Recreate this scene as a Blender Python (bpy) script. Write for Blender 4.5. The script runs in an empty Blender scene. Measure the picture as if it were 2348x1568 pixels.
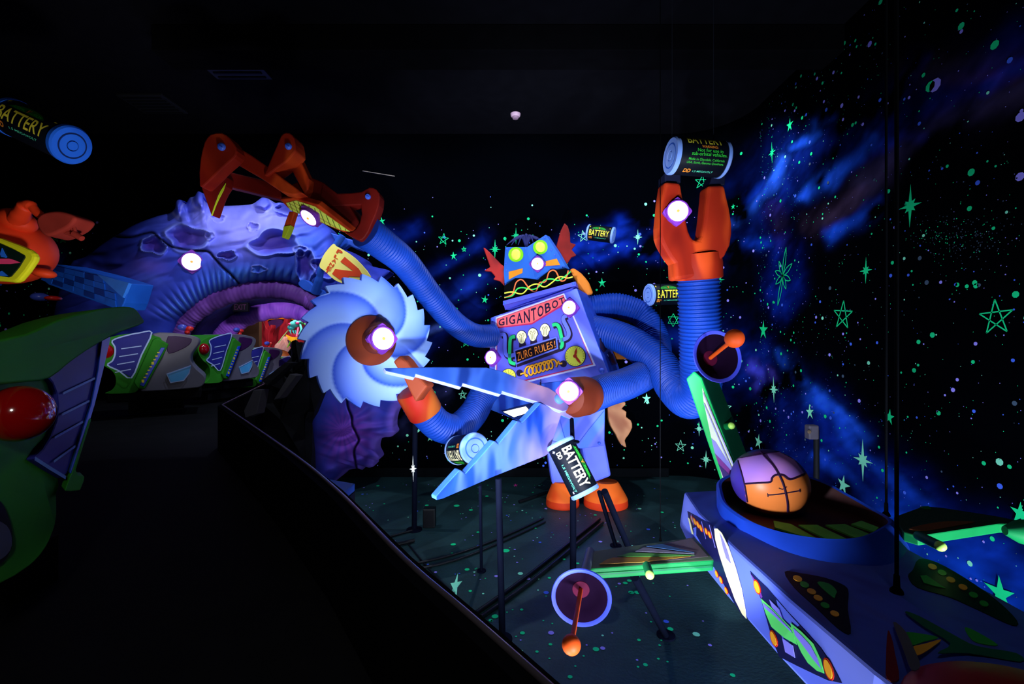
import bpy, bmesh, math, random
import numpy as np
from mathutils import Vector, Matrix

random.seed(7)
RNG = np.random.RandomState(11)
SC = bpy.context.scene
COL = SC.collection

# ------------------------------------------------------------------ camera, world, lamps, exposure
F, EYE = 1040.0, 1.15                       # focal length in pixels of the 2348x1568 frame; eye height in metres
cam_d = bpy.data.cameras.new('camera')
cam_d.sensor_width = 36.0
cam_d.lens = 36.0 * F / 2348.0
cam_d.clip_start = 0.02
cam = bpy.data.objects.new('camera', cam_d)
cam.location = (0, 0, EYE)
cam.rotation_euler = (math.radians(90), 0, 0)
COL.objects.link(cam)
SC.camera = cam
vs = SC.view_settings
vs.view_transform = 'Standard'
vs.look = 'None'
vs.gamma = 1.0
vs.use_curve_mapping = False
vs.exposure = 0.0
world = bpy.data.worlds.new('world')
SC.world = world
world.use_nodes = True
wb = world.node_tree.nodes['Background']
wb.inputs[0].default_value = (0.5, 0.6, 1.0, 1)
wb.inputs[1].default_value = 0.0015
SC.cycles.use_denoising = True
SC.cycles.max_bounces = 5
SC.cycles.sample_clamp_indirect = 3.0


def spot(name, loc, target, power, angle=100, color=(0.78, 0.85, 1.0), radius=0.12, blend=0.5):
    d = bpy.data.lights.new(name, 'SPOT')
    d.energy = power
    d.color = color
    d.spot_size = math.radians(angle)
    d.spot_blend = blend
    d.shadow_soft_size = radius
    o = bpy.data.objects.new(name, d)
    o.location = loc
    o.rotation_euler = (Vector(target) - Vector(loc)).to_track_quat('-Z', 'Y').to_euler()
    COL.objects.link(o)
    return o


spot('flood_light_center', (-0.02, 1.2, 0.27), (0.45, 6.0, 1.9), 1000, 64, blend=0.55, radius=0.06)
spot('flood_light_low', (0.85, 0.12, -0.75), (0.55, 6.0, 1.9), 420, 64, blend=0.6, radius=0.15)
spot('flood_light_near', (0.28, 0.75, -0.35), (0.9, 4.5, 0.6), 40, 84, blend=0.7)
spot('flood_light_ship', (-0.02, 1.2, 0.27), (1.3, 2.5, 0.5), 150, 46, blend=0.5, radius=0.05)
spot('flood_light_flank', (-0.1, 1.35, -0.75), (1.0, 1.9, 0.1), 50, 90)
spot('flood_light_middle', (-0.75, 2.1, -0.35), (-0.9, 6.6, 1.8), 220, 112)
spot('added_fill_right', (1.75, 3.4, -0.85), (1.6, 7.3, 1.6), 130, 110, radius=0.2)  # added fill, unseen behind the ship, brightens the back wall
spot('added_fill_left', (-1.0, 2.6, -0.3), (0.3, 6.1, 1.2), 210, 80, radius=0.2)  # added fill, unseen below the parapet edge, brightens the robot torso
for x in (-2.6, 0.2, 2.5):
    spot('added_wall_fill', (x, 5.26, 4.4), (x, 7.3, 1.2), 210, 130, radius=0.04, color=(0.72, 0.8, 1.0))  # added fills hidden behind the ceiling beam, lift the dim mural stars
spot('added_fill_claw', (-1.0, 2.6, -0.25), (-1.95, 4.15, 2.3), 130, 44, blend=0.7)  # extra fill put in to lift the crab claw and its yellow pad
spot('flood_light_side', (2.3, 0.6, -0.75), (3.5, 4.6, 1.4), 560, 130, color=(0.72, 0.82, 1.0))
spot('flood_light_arch', (-2.6, 3.3, 4.2), (-3.3, 6.6, 2.35), 300, 58, color=(0.78, 0.78, 1.0), radius=0.2, blend=0.8)
spot('flood_light_pod', (-1.9, 2.6, 0.75), (-4.5, 4.4, 2.5), 190, 66, color=(0.95, 0.92, 0.95))
spot('added_fill_throat', (-4.2, 7.0, 1.80), (-4.3, 8.6, 1.6), 46, 130, color=(0.9, 0.85, 1.0), radius=0.03)  # fill put in behind the upper lip so the inner lip shows
spot('overhead_ship_light', (0.7, 0.2, 4.1), (1.3, 1.7, 0.3), 27, 62, radius=0.3)
spot('added_fill_track', (0.3, -0.9, 1.95), (-2.6, 3.2, 0.9), 62, 84, color=(1.0, 0.95, 0.9), radius=0.1)  # unseen lamp added behind the camera to lift the dim vehicles
lp = bpy.data.lights.new('chamber_light', 'POINT')
lp.energy = 95
lp.color = (1.0, 0.86, 0.7)
lp.shadow_soft_size = 0.25
lo = bpy.data.objects.new('chamber_light', lp)
lo.location = (-4.3, 8.9, 2.2)
COL.objects.link(lo)


# ------------------------------------------------------------------ helpers
def P(px, py, Y):
    return Vector(((px - 1174.0) / F * Y, Y, EYE - (py - 784.0) / F * Y))


def lin(c):
    return tuple((x / 255 / 12.92) if x / 255 <= 0.04045 else ((x / 255 + 0.055) / 1.055) ** 2.4 for x in c)


class Plane:
    """a real plane in the place, to measure where a photographed detail sits on it"""
    def __init__(self, a, b, c):
        self.o = Vector(a)
        n = (Vector(b) - self.o).cross(Vector(c) - self.o).normalized()
        if n.dot(Vector((0, 0, EYE)) - self.o) < 0:
            n = -n
        self.n = n

    @classmethod
    def facing(cls, o, n):
        s = cls(o, Vector(o) + Vector((1, 0, 0)), Vector(o) + Vector((0, 0, 1)))
        s.n = Vector(n).normalized()
        return s

    def at(self, px, py, off=0.0):
        d = Vector(((px - 1174.0) / F, 1.0, -(py - 784.0) / F))
        c = Vector((0, 0, EYE))
        t = (self.o - c).dot(self.n) / d.dot(self.n)
        return c + d * t + self.n * off


def catmull(pts, n=8, closed=False):
    pts = [Vector(p) for p in pts]
    out = []
    m = len(pts)
    rng = m if closed else m - 1
    for i in range(rng):
        if closed:
            a, b, c, d = pts[(i - 1) % m], pts[i], pts[(i + 1) % m], pts[(i + 2) % m]
        else:
            a, b, c, d = pts[max(i - 1, 0)], pts[i], pts[i + 1], pts[min(i + 2, m - 1)]
        for k in range(n):
            t = k / n
            out.append(0.5 * ((2 * b) + (c - a) * t + (2 * a - 5 * b + 4 * c - d) * t * t + (3 * b - a - 3 * c + d) * t ** 3))
    if not closed:
        out.append(pts[-1])
    return out


def c2(pts, n=5, closed=False):
    return [(v.x, v.y) for v in catmull([(p[0], p[1], 0) for p in pts], n, closed)]


def fbm(x, y, oct=4, seed=0):
    """value noise on numpy arrays"""
    r = np.random.RandomState(seed)
    tab = r.rand(256, 256)
    tot = np.zeros_like(x, dtype=float)
    amp, norm, fr = 1.0, 0.0, 1.0
    for o in range(oct):
        u, v = x * fr + 37.1 * o, y * fr + 17.7 * o
        iu, iv = np.floor(u).astype(int), np.floor(v).astype(int)
        fu, fv = u - iu, v - iv
        fu, fv = fu * fu * (3 - 2 * fu), fv * fv * (3 - 2 * fv)
        a, b = tab[iu % 256, iv % 256], tab[(iu + 1) % 256, iv % 256]
        c, d = tab[iu % 256, (iv + 1) % 256], tab[(iu + 1) % 256, (iv + 1) % 256]
        tot += amp * ((a * (1 - fu) + b * fu) * (1 - fv) + (c * (1 - fu) + d * fu) * fv)
        norm += amp
        amp *= 0.5
        fr *= 2.03
    return tot / norm


# ------------------------------------------------------------------ materials
MATS = {}


def mat(name, rgb=(128, 128, 128), rough=0.6, spec=0.2, emit=0.0, metal=0.0, coat=0.0, bump=0.0, bscale=30.0, vary=0.12, vscale=6.0):
    if name in MATS:
        return MATS[name]
    m = bpy.data.materials.new(name)
    m.use_nodes = True
    nt = m.node_tree
    b = nt.nodes['Principled BSDF']
    c = lin(rgb)
    b.inputs['Base Color'].default_value = (*c, 1)
    b.inputs['Roughness'].default_value = rough
    b.inputs['Specular IOR Level'].default_value = spec
    b.inputs['Metallic'].default_value = metal
    b.inputs['Coat Weight'].default_value = coat
    b.inputs['Coat Roughness'].default_value = 0.08
    if emit:
        b.inputs['Emission Color'].default_value = (*c, 1)
        b.inputs['Emission Strength'].default_value = emit
    if vary and not emit:
        tc = nt.nodes.new('ShaderNodeTexCoord')
        nz = nt.nodes.new('ShaderNodeTexNoise')
        nz.inputs['Scale'].default_value = vscale
        nz.inputs['Detail'].default_value = 4
        rp = nt.nodes.new('ShaderNodeValToRGB')
        rp.color_ramp.elements[0].position = 0.3
        rp.color_ramp.elements[1].position = 0.7
        rp.color_ramp.elements[0].color = (*[x * (1 - vary) for x in c], 1)
        rp.color_ramp.elements[1].color = (*[min(1, x * (1 + vary)) for x in c], 1)
        nt.links.new(tc.outputs['Object'], nz.inputs['Vector'])
        nt.links.new(nz.outputs['Fac'], rp.inputs['Fac'])
        nt.links.new(rp.outputs['Color'], b.inputs['Base Color'])
        if bump:
            n2 = nt.nodes.new('ShaderNodeTexNoise')
            n2.inputs['Scale'].default_value = bscale
            bp = nt.nodes.new('ShaderNodeBump')
            bp.inputs['Strength'].default_value = bump
            bp.inputs['Distance'].default_value = 0.02
            nt.links.new(tc.outputs['Object'], n2.inputs['Vector'])
            nt.links.new(n2.outputs['Fac'], bp.inputs['Height'])
            nt.links.new(bp.outputs['Normal'], b.inputs['Normal'])
    MATS[name] = m
    return m


def airbrush(name, stops, scale=3.0, dist=4.0, rot=(0, 0, 0), rough=0.55, spec=0.25, kind='wave', stretch=(1, 1, 1), fade=None):
    """sprayed bands of several paints, fixed in the thing's own coordinates"""
    if name in MATS:
        return MATS[name]
    m = bpy.data.materials.new(name)
    m.use_nodes = True
    nt = m.node_tree
    b = nt.nodes['Principled BSDF']
    b.inputs['Roughness'].default_value = rough
    b.inputs['Specular IOR Level'].default_value = spec
    tc = nt.nodes.new('ShaderNodeTexCoord')
    mp = nt.nodes.new('ShaderNodeMapping')
    mp.inputs['Rotation'].default_value = rot
    mp.inputs['Scale'].default_value = stretch
    if kind == 'wave':
        w = nt.nodes.new('ShaderNodeTexWave')
        w.inputs['Scale'].default_value = scale
        w.inputs['Distortion'].default_value = dist
        w.inputs['Detail'].default_value = 1.0
        w.inputs['Detail Scale'].default_value = 0.8
        out = w.outputs['Fac']
    else:
        w = nt.nodes.new('ShaderNodeTexNoise')
        w.inputs['Scale'].default_value = scale
        w.inputs['Detail'].default_value = 2.0
        w.inputs['Distortion'].default_value = dist
        out = w.outputs['Fac']
    rp = nt.nodes.new('ShaderNodeValToRGB')
    rp.color_ramp.interpolation = 'EASE'
    els = rp.color_ramp.elements
    while len(els) < len(stops):
        els.new(0.5)
    for e, (p, c) in zip(els, stops):
        e.position = p
        e.color = (*lin(c), 1)
    nt.links.new(tc.outputs['Object'], mp.inputs['Vector'])
    nt.links.new(mp.outputs['Vector'], w.inputs['Vector'])
    nt.links.new(out, rp.inputs['Fac'])
    col_out = rp.outputs['Color']
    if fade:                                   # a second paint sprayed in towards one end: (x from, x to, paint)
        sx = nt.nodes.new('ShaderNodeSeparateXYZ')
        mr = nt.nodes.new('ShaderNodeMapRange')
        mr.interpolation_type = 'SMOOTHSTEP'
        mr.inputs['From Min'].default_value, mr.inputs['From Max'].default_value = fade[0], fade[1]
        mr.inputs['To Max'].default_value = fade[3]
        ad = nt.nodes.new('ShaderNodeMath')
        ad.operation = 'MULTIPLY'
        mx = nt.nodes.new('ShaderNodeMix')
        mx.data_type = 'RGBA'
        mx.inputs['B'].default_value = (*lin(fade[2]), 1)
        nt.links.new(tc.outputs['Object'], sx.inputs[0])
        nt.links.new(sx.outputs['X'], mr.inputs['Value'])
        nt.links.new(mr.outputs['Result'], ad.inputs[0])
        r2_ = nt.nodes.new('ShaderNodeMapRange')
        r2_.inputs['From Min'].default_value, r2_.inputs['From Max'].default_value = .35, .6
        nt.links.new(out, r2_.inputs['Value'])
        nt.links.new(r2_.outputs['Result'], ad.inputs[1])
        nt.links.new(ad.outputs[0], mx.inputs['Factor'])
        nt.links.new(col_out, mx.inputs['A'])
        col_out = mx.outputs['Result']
    nt.links.new(col_out, b.inputs['Base Color'])
    MATS[name] = m
    return m


def painted(name, rough=0.6, spec=0.15, fine=0.0):
    """paint laid down per vertex (murals and airbrushed scenery)"""
    if name in MATS:
        return MATS[name]
    m = bpy.data.materials.new(name)
    m.use_nodes = True
    nt = m.node_tree
    b = nt.nodes['Principled BSDF']
    b.inputs['Roughness'].default_value = rough
    b.inputs['Specular IOR Level'].default_value = spec
    at = nt.nodes.new('ShaderNodeAttribute')
    at.attribute_name = 'Col'
    nt.links.new(at.outputs['Color'], b.inputs['Base Color'])
    MATS[name] = m
    return m


# ------------------------------------------------------------------ mesh builder
def origin_of(parent):
    v = Vector((0, 0, 0))
    while parent is not None:
        v += parent.location
        parent = parent.parent
    return v


def tag(o, label=None, cat=None, group=None, kind=None):
    if label:
        o['label'] = label
    if cat:
        o['category'] = cat
    if group:
        o['group'] = group
    if kind:
        o['kind'] = kind
    return o


def thing(name, loc, label, cat, group=None):
    o = bpy.data.objects.new(name, None)
    o.empty_display_size = 0.1
    o.location = loc
    COL.objects.link(o)
    return tag(o, label, cat, group)


class MB:
    def __init__(self):
        self.v, self.f, self.m = [], [], []

    def add(self, verts, faces, mi=0):
        k = len(self.v)
        self.v += [Vector(p) for p in verts]
        for f in faces:
            self.f.append([i + k for i in f])
            self.m.append(mi)
        return self

    def poly(self, pts, mi=0):
        return self.add(pts, [list(range(len(pts)))], mi)

    def prism(self, pts, back, mi=0, mside=None, mback=None):
        n = len(pts)
        back = Vector(back)
        k = len(self.v)
        self.v += [Vector(p) for p in pts] + [Vector(p) + back for p in pts]
        self.f.append([k + i for i in range(n)])
        self.m.append(mi)
        self.f.append([k + n + i for i in reversed(range(n))])
        self.m.append(mi if mback is None else mback)
        for i in range(n):
            j = (i + 1) % n
            self.f.append([k + j, k + i, k + n + i, k + n + j])
            self.m.append(mi if mside is None else mside)
        return self

    def box(self, c, size, mi=0, ax=None):
        c = Vector(c)
        sx, sy, sz = [s / 2 for s in size]
        X, Y, Z = ax if ax else (Vector((1, 0, 0)), Vector((0, 1, 0)), Vector((0, 0, 1)))
        vs_ = [c + X * (sx * a) + Y * (sy * b) + Z * (sz * d) for a in (-1, 1) for b in (-1, 1) for d in (-1, 1)]
        return self.add(vs_, [(0, 1, 3, 2), (4, 6, 7, 5), (0, 4, 5, 1), (2, 3, 7, 6), (0, 2, 6, 4), (1, 5, 7, 3)], mi)

    def tube(self, path, r, n=12, mi=0, caps=True, flat=None):
        path = [Vector(p) for p in path]
        m = len(path)
        rs = r if hasattr(r, '__len__') else [r] * m
        k = len(self.v)
        t0 = (path[1] - path[0]).normalized()
        ref = Vector((0, 0, 1)) if abs(t0.z) < 0.9 else Vector((1, 0, 0))
        u = (ref - t0 * ref.dot(t0)).normalized()
        for i in range(m):
            t = (path[min(i + 1, m - 1)] - path[max(i - 1, 0)]).normalized()
            u = (u - t * u.dot(t)).normalized()
            w = t.cross(u)
            for j in range(n):
                a = 2 * math.pi * j / n
                self.v.append(path[i] + (u * math.cos(a) + w * math.sin(a) * (flat or 1)) * rs[i])
        for i in range(m - 1):
            for j in range(n):
                jj = (j + 1) % n
                self.f.append([k + i * n + j, k + i * n + jj, k + (i + 1) * n + jj, k + (i + 1) * n + j])
                self.m.append(mi)
        if caps:
            self.f.append([k + j for j in reversed(range(n))])
            self.f.append([k + (m - 1) * n + j for j in range(n)])
            self.m += [mi, mi]
        return self

    def lathe(self, prof, o, axis, n=32, mi=0, mis=None, caps=True, up=None):
        o, axis = Vector(o), Vector(axis).normalized()
        ref = Vector(up) if up else (Vector((0, 0, 1)) if abs(axis.z) < 0.9 else Vector((1, 0, 0)))
        u = (ref - axis * ref.dot(axis)).normalized()
        w = axis.cross(u)
        k = len(self.v)
        for (r, h) in prof:
            for j in range(n):
                a = 2 * math.pi * j / n
                self.v.append(o + axis * h + (u * math.cos(a) + w * math.sin(a)) * max(r, 1e-4))
        for i in range(len(prof) - 1):
            for j in range(n):
                jj = (j + 1) % n
                self.f.append([k + i * n + j, k + i * n + jj, k + (i + 1) * n + jj, k + (i + 1) * n + j])
                self.m.append(mis[i] if mis else mi)
        if caps:
            self.f.append([k + j for j in reversed(range(n))])
            self.f.append([k + (len(prof) - 1) * n + j for j in range(n)])
            self.m += [mis[0] if mis else mi, mis[-1] if mis else mi]
        return self

    def sphere(self, c, r, mi=0, n=24, ax=None):
        c = Vector(c)
        R = r if hasattr(r, '__len__') else (r, r, r)
        X, Y, Z = ax if ax else (Vector((1, 0, 0)), Vector((0, 1, 0)), Vector((0, 0, 1)))
        k = len(self.v)
        m = n // 2
        for i in range(m + 1):
            th = math.pi * i / m
            for j in range(n):
                ph = 2 * math.pi * j / n
                s = max(math.sin(th), 1e-3)
                self.v.append(c + X * (R[0] * s * math.cos(ph)) + Y * (R[1] * s * math.sin(ph)) + Z * (R[2] * math.cos(th)))
        for i in range(m):
            for j in range(n):
                jj = (j + 1) % n
                self.f.append([k + i * n + j, k + (i + 1) * n + j, k + (i + 1) * n + jj, k + i * n + jj])
                self.m.append(mi)
        return self

    def ribbon(self, pts, w, nrm, mi=0, closed=False):
        pts = [Vector(p) for p in pts]
        m = len(pts)
        L = []
        for i in range(m):
            if closed:
                t = pts[(i + 1) % m] - pts[(i - 1) % m]
            else:
                t = pts[min(i + 1, m - 1)] - pts[max(i - 1, 0)]
            s = Vector(nrm).cross(t).normalized() * (w / 2)
            L += [pts[i] + s, pts[i] - s]
        k = len(self.v)
        self.v += L
        for i in range(m if closed else m - 1):
            j = (i + 1) % m
            self.f.append([k + 2 * i, k + 2 * i + 1, k + 2 * j + 1, k + 2 * j])
            self.m.append(mi)
        return self

    def build(self, name, mats, parent=None, smooth=0, bevel=0.0, recalc=True, seg=2, label=None, col=None, kind=None, base=True):
        off = origin_of(parent)
        if parent is None and base and self.v:
            xs, ys, zs = zip(*[(p.x, p.y, p.z) for p in self.v])
            off = Vector(((min(xs) + max(xs)) / 2, (min(ys) + max(ys)) / 2, min(zs)))
        me = bpy.data.meshes.new(name)
        me.from_pydata([tuple(p - off) for p in self.v], [], self.f)
        for mm in (mats if isinstance(mats, (list, tuple)) else [mats]):
            me.materials.append(mm)
        me.polygons.foreach_set('material_index', self.m)
        if recalc:
            bm = bmesh.new()
            bm.from_mesh(me)
            bmesh.ops.recalc_face_normals(bm, faces=bm.faces)
            bm.to_mesh(me)
            bm.free()
        if col is not None:
            ca = me.color_attributes.new('Col', 'FLOAT_COLOR', 'POINT')
            arr = np.ones((len(me.vertices), 4), dtype=np.float32)
            arr[:, :3] = col
            ca.data.foreach_set('color', arr.ravel())
        if smooth:
            me.shade_smooth()
            me.set_sharp_from_angle(angle=math.radians(smooth))
        me.update()
        o = bpy.data.objects.new(name, me)
        COL.objects.link(o)
        if parent is not None:
            o.parent = parent
        else:
            o.location = off
        if bevel:
            b = o.modifiers.new('bevel', 'BEVEL')
            b.width = bevel
            b.segments = seg
            b.limit_method = 'ANGLE'
            b.angle_limit = math.radians(40)
        if label:
            o['label'] = label
        if kind:
            o['kind'] = kind
        return o


TEXTS = {}


def text2d(s, bold=0.012, cuts=10, shear=0.0):
    """lettering as flat faces, scaled to the unit square"""
    key = (s, bold, cuts, shear)
    if key in TEXTS:
        return TEXTS[key]
    cu = bpy.data.curves.new('lettering', 'FONT')
    cu.body = s
    cu.offset = bold
    cu.resolution_u = 3
    cu.shear = shear
    ob = bpy.data.objects.new('lettering', cu)
    COL.objects.link(ob)
    me = bpy.data.meshes.new_from_object(ob)
    bpy.data.objects.remove(ob)
    bpy.data.curves.remove(cu)
    bm = bmesh.new()
    bm.from_mesh(me)
    bpy.data.meshes.remove(me)
    xs = [v.co.x for v in bm.verts]
    ys = [v.co.y for v in bm.verts]
    x0, x1, y0, y1 = min(xs), max(xs), min(ys), max(ys)
    for v in bm.verts:
        v.co = ((v.co.x - x0) / (x1 - x0), (v.co.y - y0) / (y1 - y0), 0)
    for i in range(1, cuts):
        bmesh.ops.bisect_plane(bm, geom=bm.verts[:] + bm.edges[:] + bm.faces[:], plane_co=(0, i / cuts, 0), plane_no=(0, 1, 0))
    bm.verts.index_update()
    r = ([(v.co.x, v.co.y) for v in bm.verts], [[v.index for v in f.verts] for f in bm.faces])
    bm.free()
    TEXTS[key] = r
    return r


def text_on(mb, s, fn, mi=0, bold=0.012, cuts=2, shear=0.0):
    vs_, fs_ = text2d(s, bold, cuts, shear)
    mb.add([fn(u, v) for u, v in vs_], fs_, mi)


def quad_fn(pl, TL, TR, BR, BL, off):
    def fn(u, v):
        x = (BL[0] * (1 - u) + BR[0] * u) * (1 - v) + (TL[0] * (1 - u) + TR[0] * u) * v
        y = (BL[1] * (1 - u) + BR[1] * u) * (1 - v) + (TL[1] * (1 - u) + TR[1] * u) * v
        return pl.at(x, y, off)
    return fn


def px_circle(cx, cy, rx, ry=None, n=24, rot=0.0):
    ry = ry or rx
    c, s = math.cos(rot), math.sin(rot)
    return [(cx + rx * math.cos(2 * math.pi * i / n) * c - ry * math.sin(2 * math.pi * i / n) * s,
             cy + rx * math.cos(2 * math.pi * i / n) * s + ry * math.sin(2 * math.pi * i / n) * c) for i in range(n)]


M_BEZ = mat('violet_bezel_paint', (128, 54, 180), 0.5)
M_LAMP = mat('target_lamp_glass', (255, 246, 252), emit=3.0)
M_SENS = mat('target_sensor_amber', (225, 150, 70), emit=1.0)
M_DARK = mat('black_paint', (7, 9, 16), 0.7, 0.15)
M_BLACK = mat('matte_black', (7, 8, 11), 0.9, 0.02)


def target(parent, c, n, r):
    """round shooting-gallery target lamp in a four-cornered bezel"""
    c, n = Vector(c), Vector(n).normalized()
    up = Vector((0, 0, 1))
    u = up.cross(n).normalized()
    w = n.cross(u)
    b = MB()
    ring = []
    for i in range(96):
        a = 2 * math.pi * i / 96
        q = abs((a / (math.pi / 2) + .5) % 1.0 - .5) * math.pi / 2
        k = max(1.14, 1.42 - .62 * q)
        ring.append(c + (u * math.cos(a) + w * math.sin(a)) * (r * k))
    b.prism(ring, n * -0.06, 0)
    b.lathe([(r * 1.16, 0.0), (r * 1.12, 0.02), (r * 1.0, 0.022), (r * 0.98, 0.0)], c, n, 40, 0, caps=False)
    bz = b.build('target_lamp', M_BEZ, parent, smooth=35, label='round target lamp with violet four-cornered bezel')
    MB().lathe([(r * 0.99, -0.01), (r * 0.99, 0.012), (r * 0.9, 0.02), (r * 0.12, 0.024)], c, n, 40).build('lamp_glass', M_LAMP, bz, smooth=40, label='glowing white disc')
    MB().lathe([(r * 0.15, 0.02), (r * 0.14, 0.032), (r * 0.02, 0.034)], c, n, 16).build('sensor', M_SENS, bz, smooth=40, label='small amber sensor dot')
    return bz


# ------------------------------------------------------------------ the room shell
WY, WX, CR, FZ, CZ, DZ = 7.3, 3.5, 0.9, -1.0, 4.5, 0.3      # back wall, side wall, corner radius, stage floor, ceiling, track deck
ARC = CR * math.pi / 2
S_CORNER = WX - CR


def wall_pt(s, z, off=0.0):
    if s <= S_CORNER:
        return Vector((s, WY - off, z))
    if s <= S_CORNER + ARC:
        a = (s - S_CORNER) / CR
        r = CR - off
        return Vector((S_CORNER + math.sin(a) * r, WY - CR + math.cos(a) * r, z))
    return Vector((WX - off, WY - CR - (s - S_CORNER - ARC), z))


def wall_hit(px, py):
    """where the sight line through a photographed point meets the walls -> (s, z, distance)"""
    dx, dz = (px - 1174.0) / F, -(py - 784.0) / F
    if dx * WY <= S_CORNER:
        return dx * WY, EYE + dz * WY, WY
    Y = WX / dx
    if Y <= WY - CR:
        return S_CORNER + ARC + (WY - CR - Y), EYE + dz * Y, Y
    cx, cy = S_CORNER, WY - CR
    A, B, C = dx * dx + 1, -2 * (dx * cx + cy), cx * cx + cy * cy - CR * CR
    Y = (-B + math.sqrt(max(B * B - 4 * A * C, 0))) / (2 * A)
    a = math.atan2(dx * Y - cx, Y - cy)
    return S_CORNER + a * CR, EYE + dz * Y, Y


NEB = [  # sprayed nebula clouds of the mural: path (px), width (px), paint, strength
    ([(1640, 560), (1760, 440), (1850, 340), (1990, 300), (2150, 230), (2348, 110)], 62, (16, 45, 150), .55),
    ([(1680, 515), (1740, 460), (1770, 420), (1800, 360)], 15, (45, 105, 245), .9),
    ([(1650, 480), (1700, 470), (1750, 430)], 16, (20, 70, 220), .7),
    ([(1840, 455), (1900, 400), (1955, 360), (1990, 310)], 17, (35, 95, 240), .95),
    ([(1905, 525), (1960, 500), (2015, 465)], 18, (30, 90, 240), .95),
    ([(1825, 330), (1870, 300), (1870, 270), (1905, 260)], 13, (35, 95, 235), .8),
    ([(1660, 560), (1760, 560)], 20, (18, 65, 200), .7),
    ([(1960, 330), (2030, 250), (2110, 130)], 26, (14, 45, 150), .6),
    ([(2000, 330), (2060, 310), (2120, 320)], 22, (25, 60, 170), .6),
    ([(1980, 430), (2080, 330), (2200, 260), (2348, 200)], 46, (62, 52, 84), .75),
    ([(2080, 170), (2200, 150), (2348, 140)], 42, (58, 46, 62), .7),
    ([(2180, 180), (2260, 170), (2330, 190)], 26, (76, 56, 52), .6),
    ([(2260, 200), (2348, 150)], 26, (20, 60, 190), .8),
    ([(1860, 520), (1980, 430)], 28, (62, 46, 70), .6),
    ([(1770, 470), (1800, 560)], 26, (46, 34, 60), .5),
    ([(1480, 545), (1400, 540), (1300, 565)], 26, (16, 50, 175), .75),
    ([(1320, 600), (1420, 580), (1510, 570)], 18, (16, 52, 190), .7),
    ([(1420, 520), (1520, 500)], 16, (14, 50, 180), .6),
    ([(870, 540), (960, 525)], 24, (14, 42, 150), .6),
    ([(980, 625), (1060, 580), (1110, 550)], 20, (14, 40, 140), .6),
    ([(1000, 690), (1110, 640)], 18, (18, 46, 150), .65),
    ([(960, 790), (1000, 755), (1020, 745)], 8, (90, 120, 235), .8),
    ([(930, 830), (1010, 760), (1100, 700)], 26, (14, 36, 130), .5),
    ([(900, 980), (960, 930), (1050, 870), (1100, 830)], 26, (52, 56, 104), .6),
    ([(1690, 800), (1760, 880), (1900, 1000), (2040, 1120), (2150, 1200), (2348, 1330)], 66, (14, 44, 158), .62),
    ([(1660, 960), (1760, 1010), (1860, 1090)], 60, (12, 36, 130), .55),
    ([(1790, 800), (1835, 870), (1880, 930), (1950, 985), (1985, 1010)], 17, (34, 92, 235), .8),
    ([(1850, 910), (1900, 960), (1960, 1030), (2060, 1110), (2120, 1150)], 22, (26, 78, 215), .7),
    ([(1720, 830), (1740, 870), (1730, 890)], 14, (70, 70, 205), .8),
    ([(1765, 850), (1775, 880)], 14, (92, 80, 215), .8),
    ([(1870, 1040), (1960, 1110), (2040, 1180)], 20, (26, 72, 205), .7),
    ([(2040, 1160), (2150, 1290), (2250, 1370), (2348, 1430)], 60, (18, 76, 215), .8),
    ([(2190, 1240), (2348, 1340)], 60, (12, 56, 170), .75),
    ([(1520, 770), (1600, 790)], 24, (16, 50, 175), .6),
    ([(1797, 575), (1797, 690)], 36, (16, 52, 190), .7),
    ([(120, 590), (180, 640)], 26, (10, 30, 100), .5),
]


def nebula(px, py, s, z):
    base = np.array(lin((1.6, 2.4, 5)))
    n1 = fbm(s * 1.6 + z * 0.5, z * 1.9 - s * 0.9, 5, 3)
    n2 = fbm(s * 5.0 + z * 2.0, z * 5.5 - s * 2.0, 4, 5)
    wx = (fbm(s * 2.2, z * 2.2, 3, 8) - .5) * 46
    wy = (fbm(s * 2.2 + 9, z * 2.2, 3, 9) - .5) * 46
    x, y = px + wx, py + wy
    col = np.zeros((len(px), 3)) + base
    n3 = fbm(s * 3.2 + z * 4.2, (z - s * .55) * 13.0, 4, 15)
    mod = np.clip((n1 - .28) * 2.3, 0, 1.15) * (0.15 + 0.75 * n2 + .85 * n3 ** 1.5)
    for path, w, c, k in NEB:
        d2 = np.full(len(px), 1e12)
        for (ax, ay), (bx, by) in zip(path[:-1], path[1:]):
            vx, vy = bx - ax, by - ay
            t = np.clip(((x - ax) * vx + (y - ay) * vy) / (vx * vx + vy * vy + 1e-9), 0, 1)
            d2 = np.minimum(d2, (x - ax - t * vx) ** 2 + (y - ay - t * vy) ** 2)
        g = np.exp(-d2 / (2 * (w * 0.62) ** 2)) * k * mod
        col = np.maximum(col, g[:, None] * np.array(lin(c)) * 1.25 + col * 0.35 * (g[:, None] > .02) + col * (g[:, None] <= .02) * 1.0)
    return np.clip(col, 0, 0.8)


M_MURAL = painted('space_mural', 0.9, 0.0)
M_SG = mat('star_paint_green', (24, 226, 138), 0.7, 0.1, vary=0.08)
M_SL = mat('star_paint_lavender', (158, 146, 255), 0.7, 0.1, vary=0.08)
M_SW = mat('star_paint_mint', (140, 248, 200), 0.7, 0.1, vary=0.08)
M_SB = mat('star_paint_blue', (70, 110, 240), 0.7, 0.1, vary=0.08)
M_SD = mat('star_paint_dim', (70, 90, 110), 0.7, 0.1, vary=0.08)
M_SP = mat('star_paint_pink', (255, 60, 170), 0.7, 0.1, vary=0.08)
STARM = [M_MURAL, M_SG, M_SL, M_SW, M_SB, M_SD]

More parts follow.
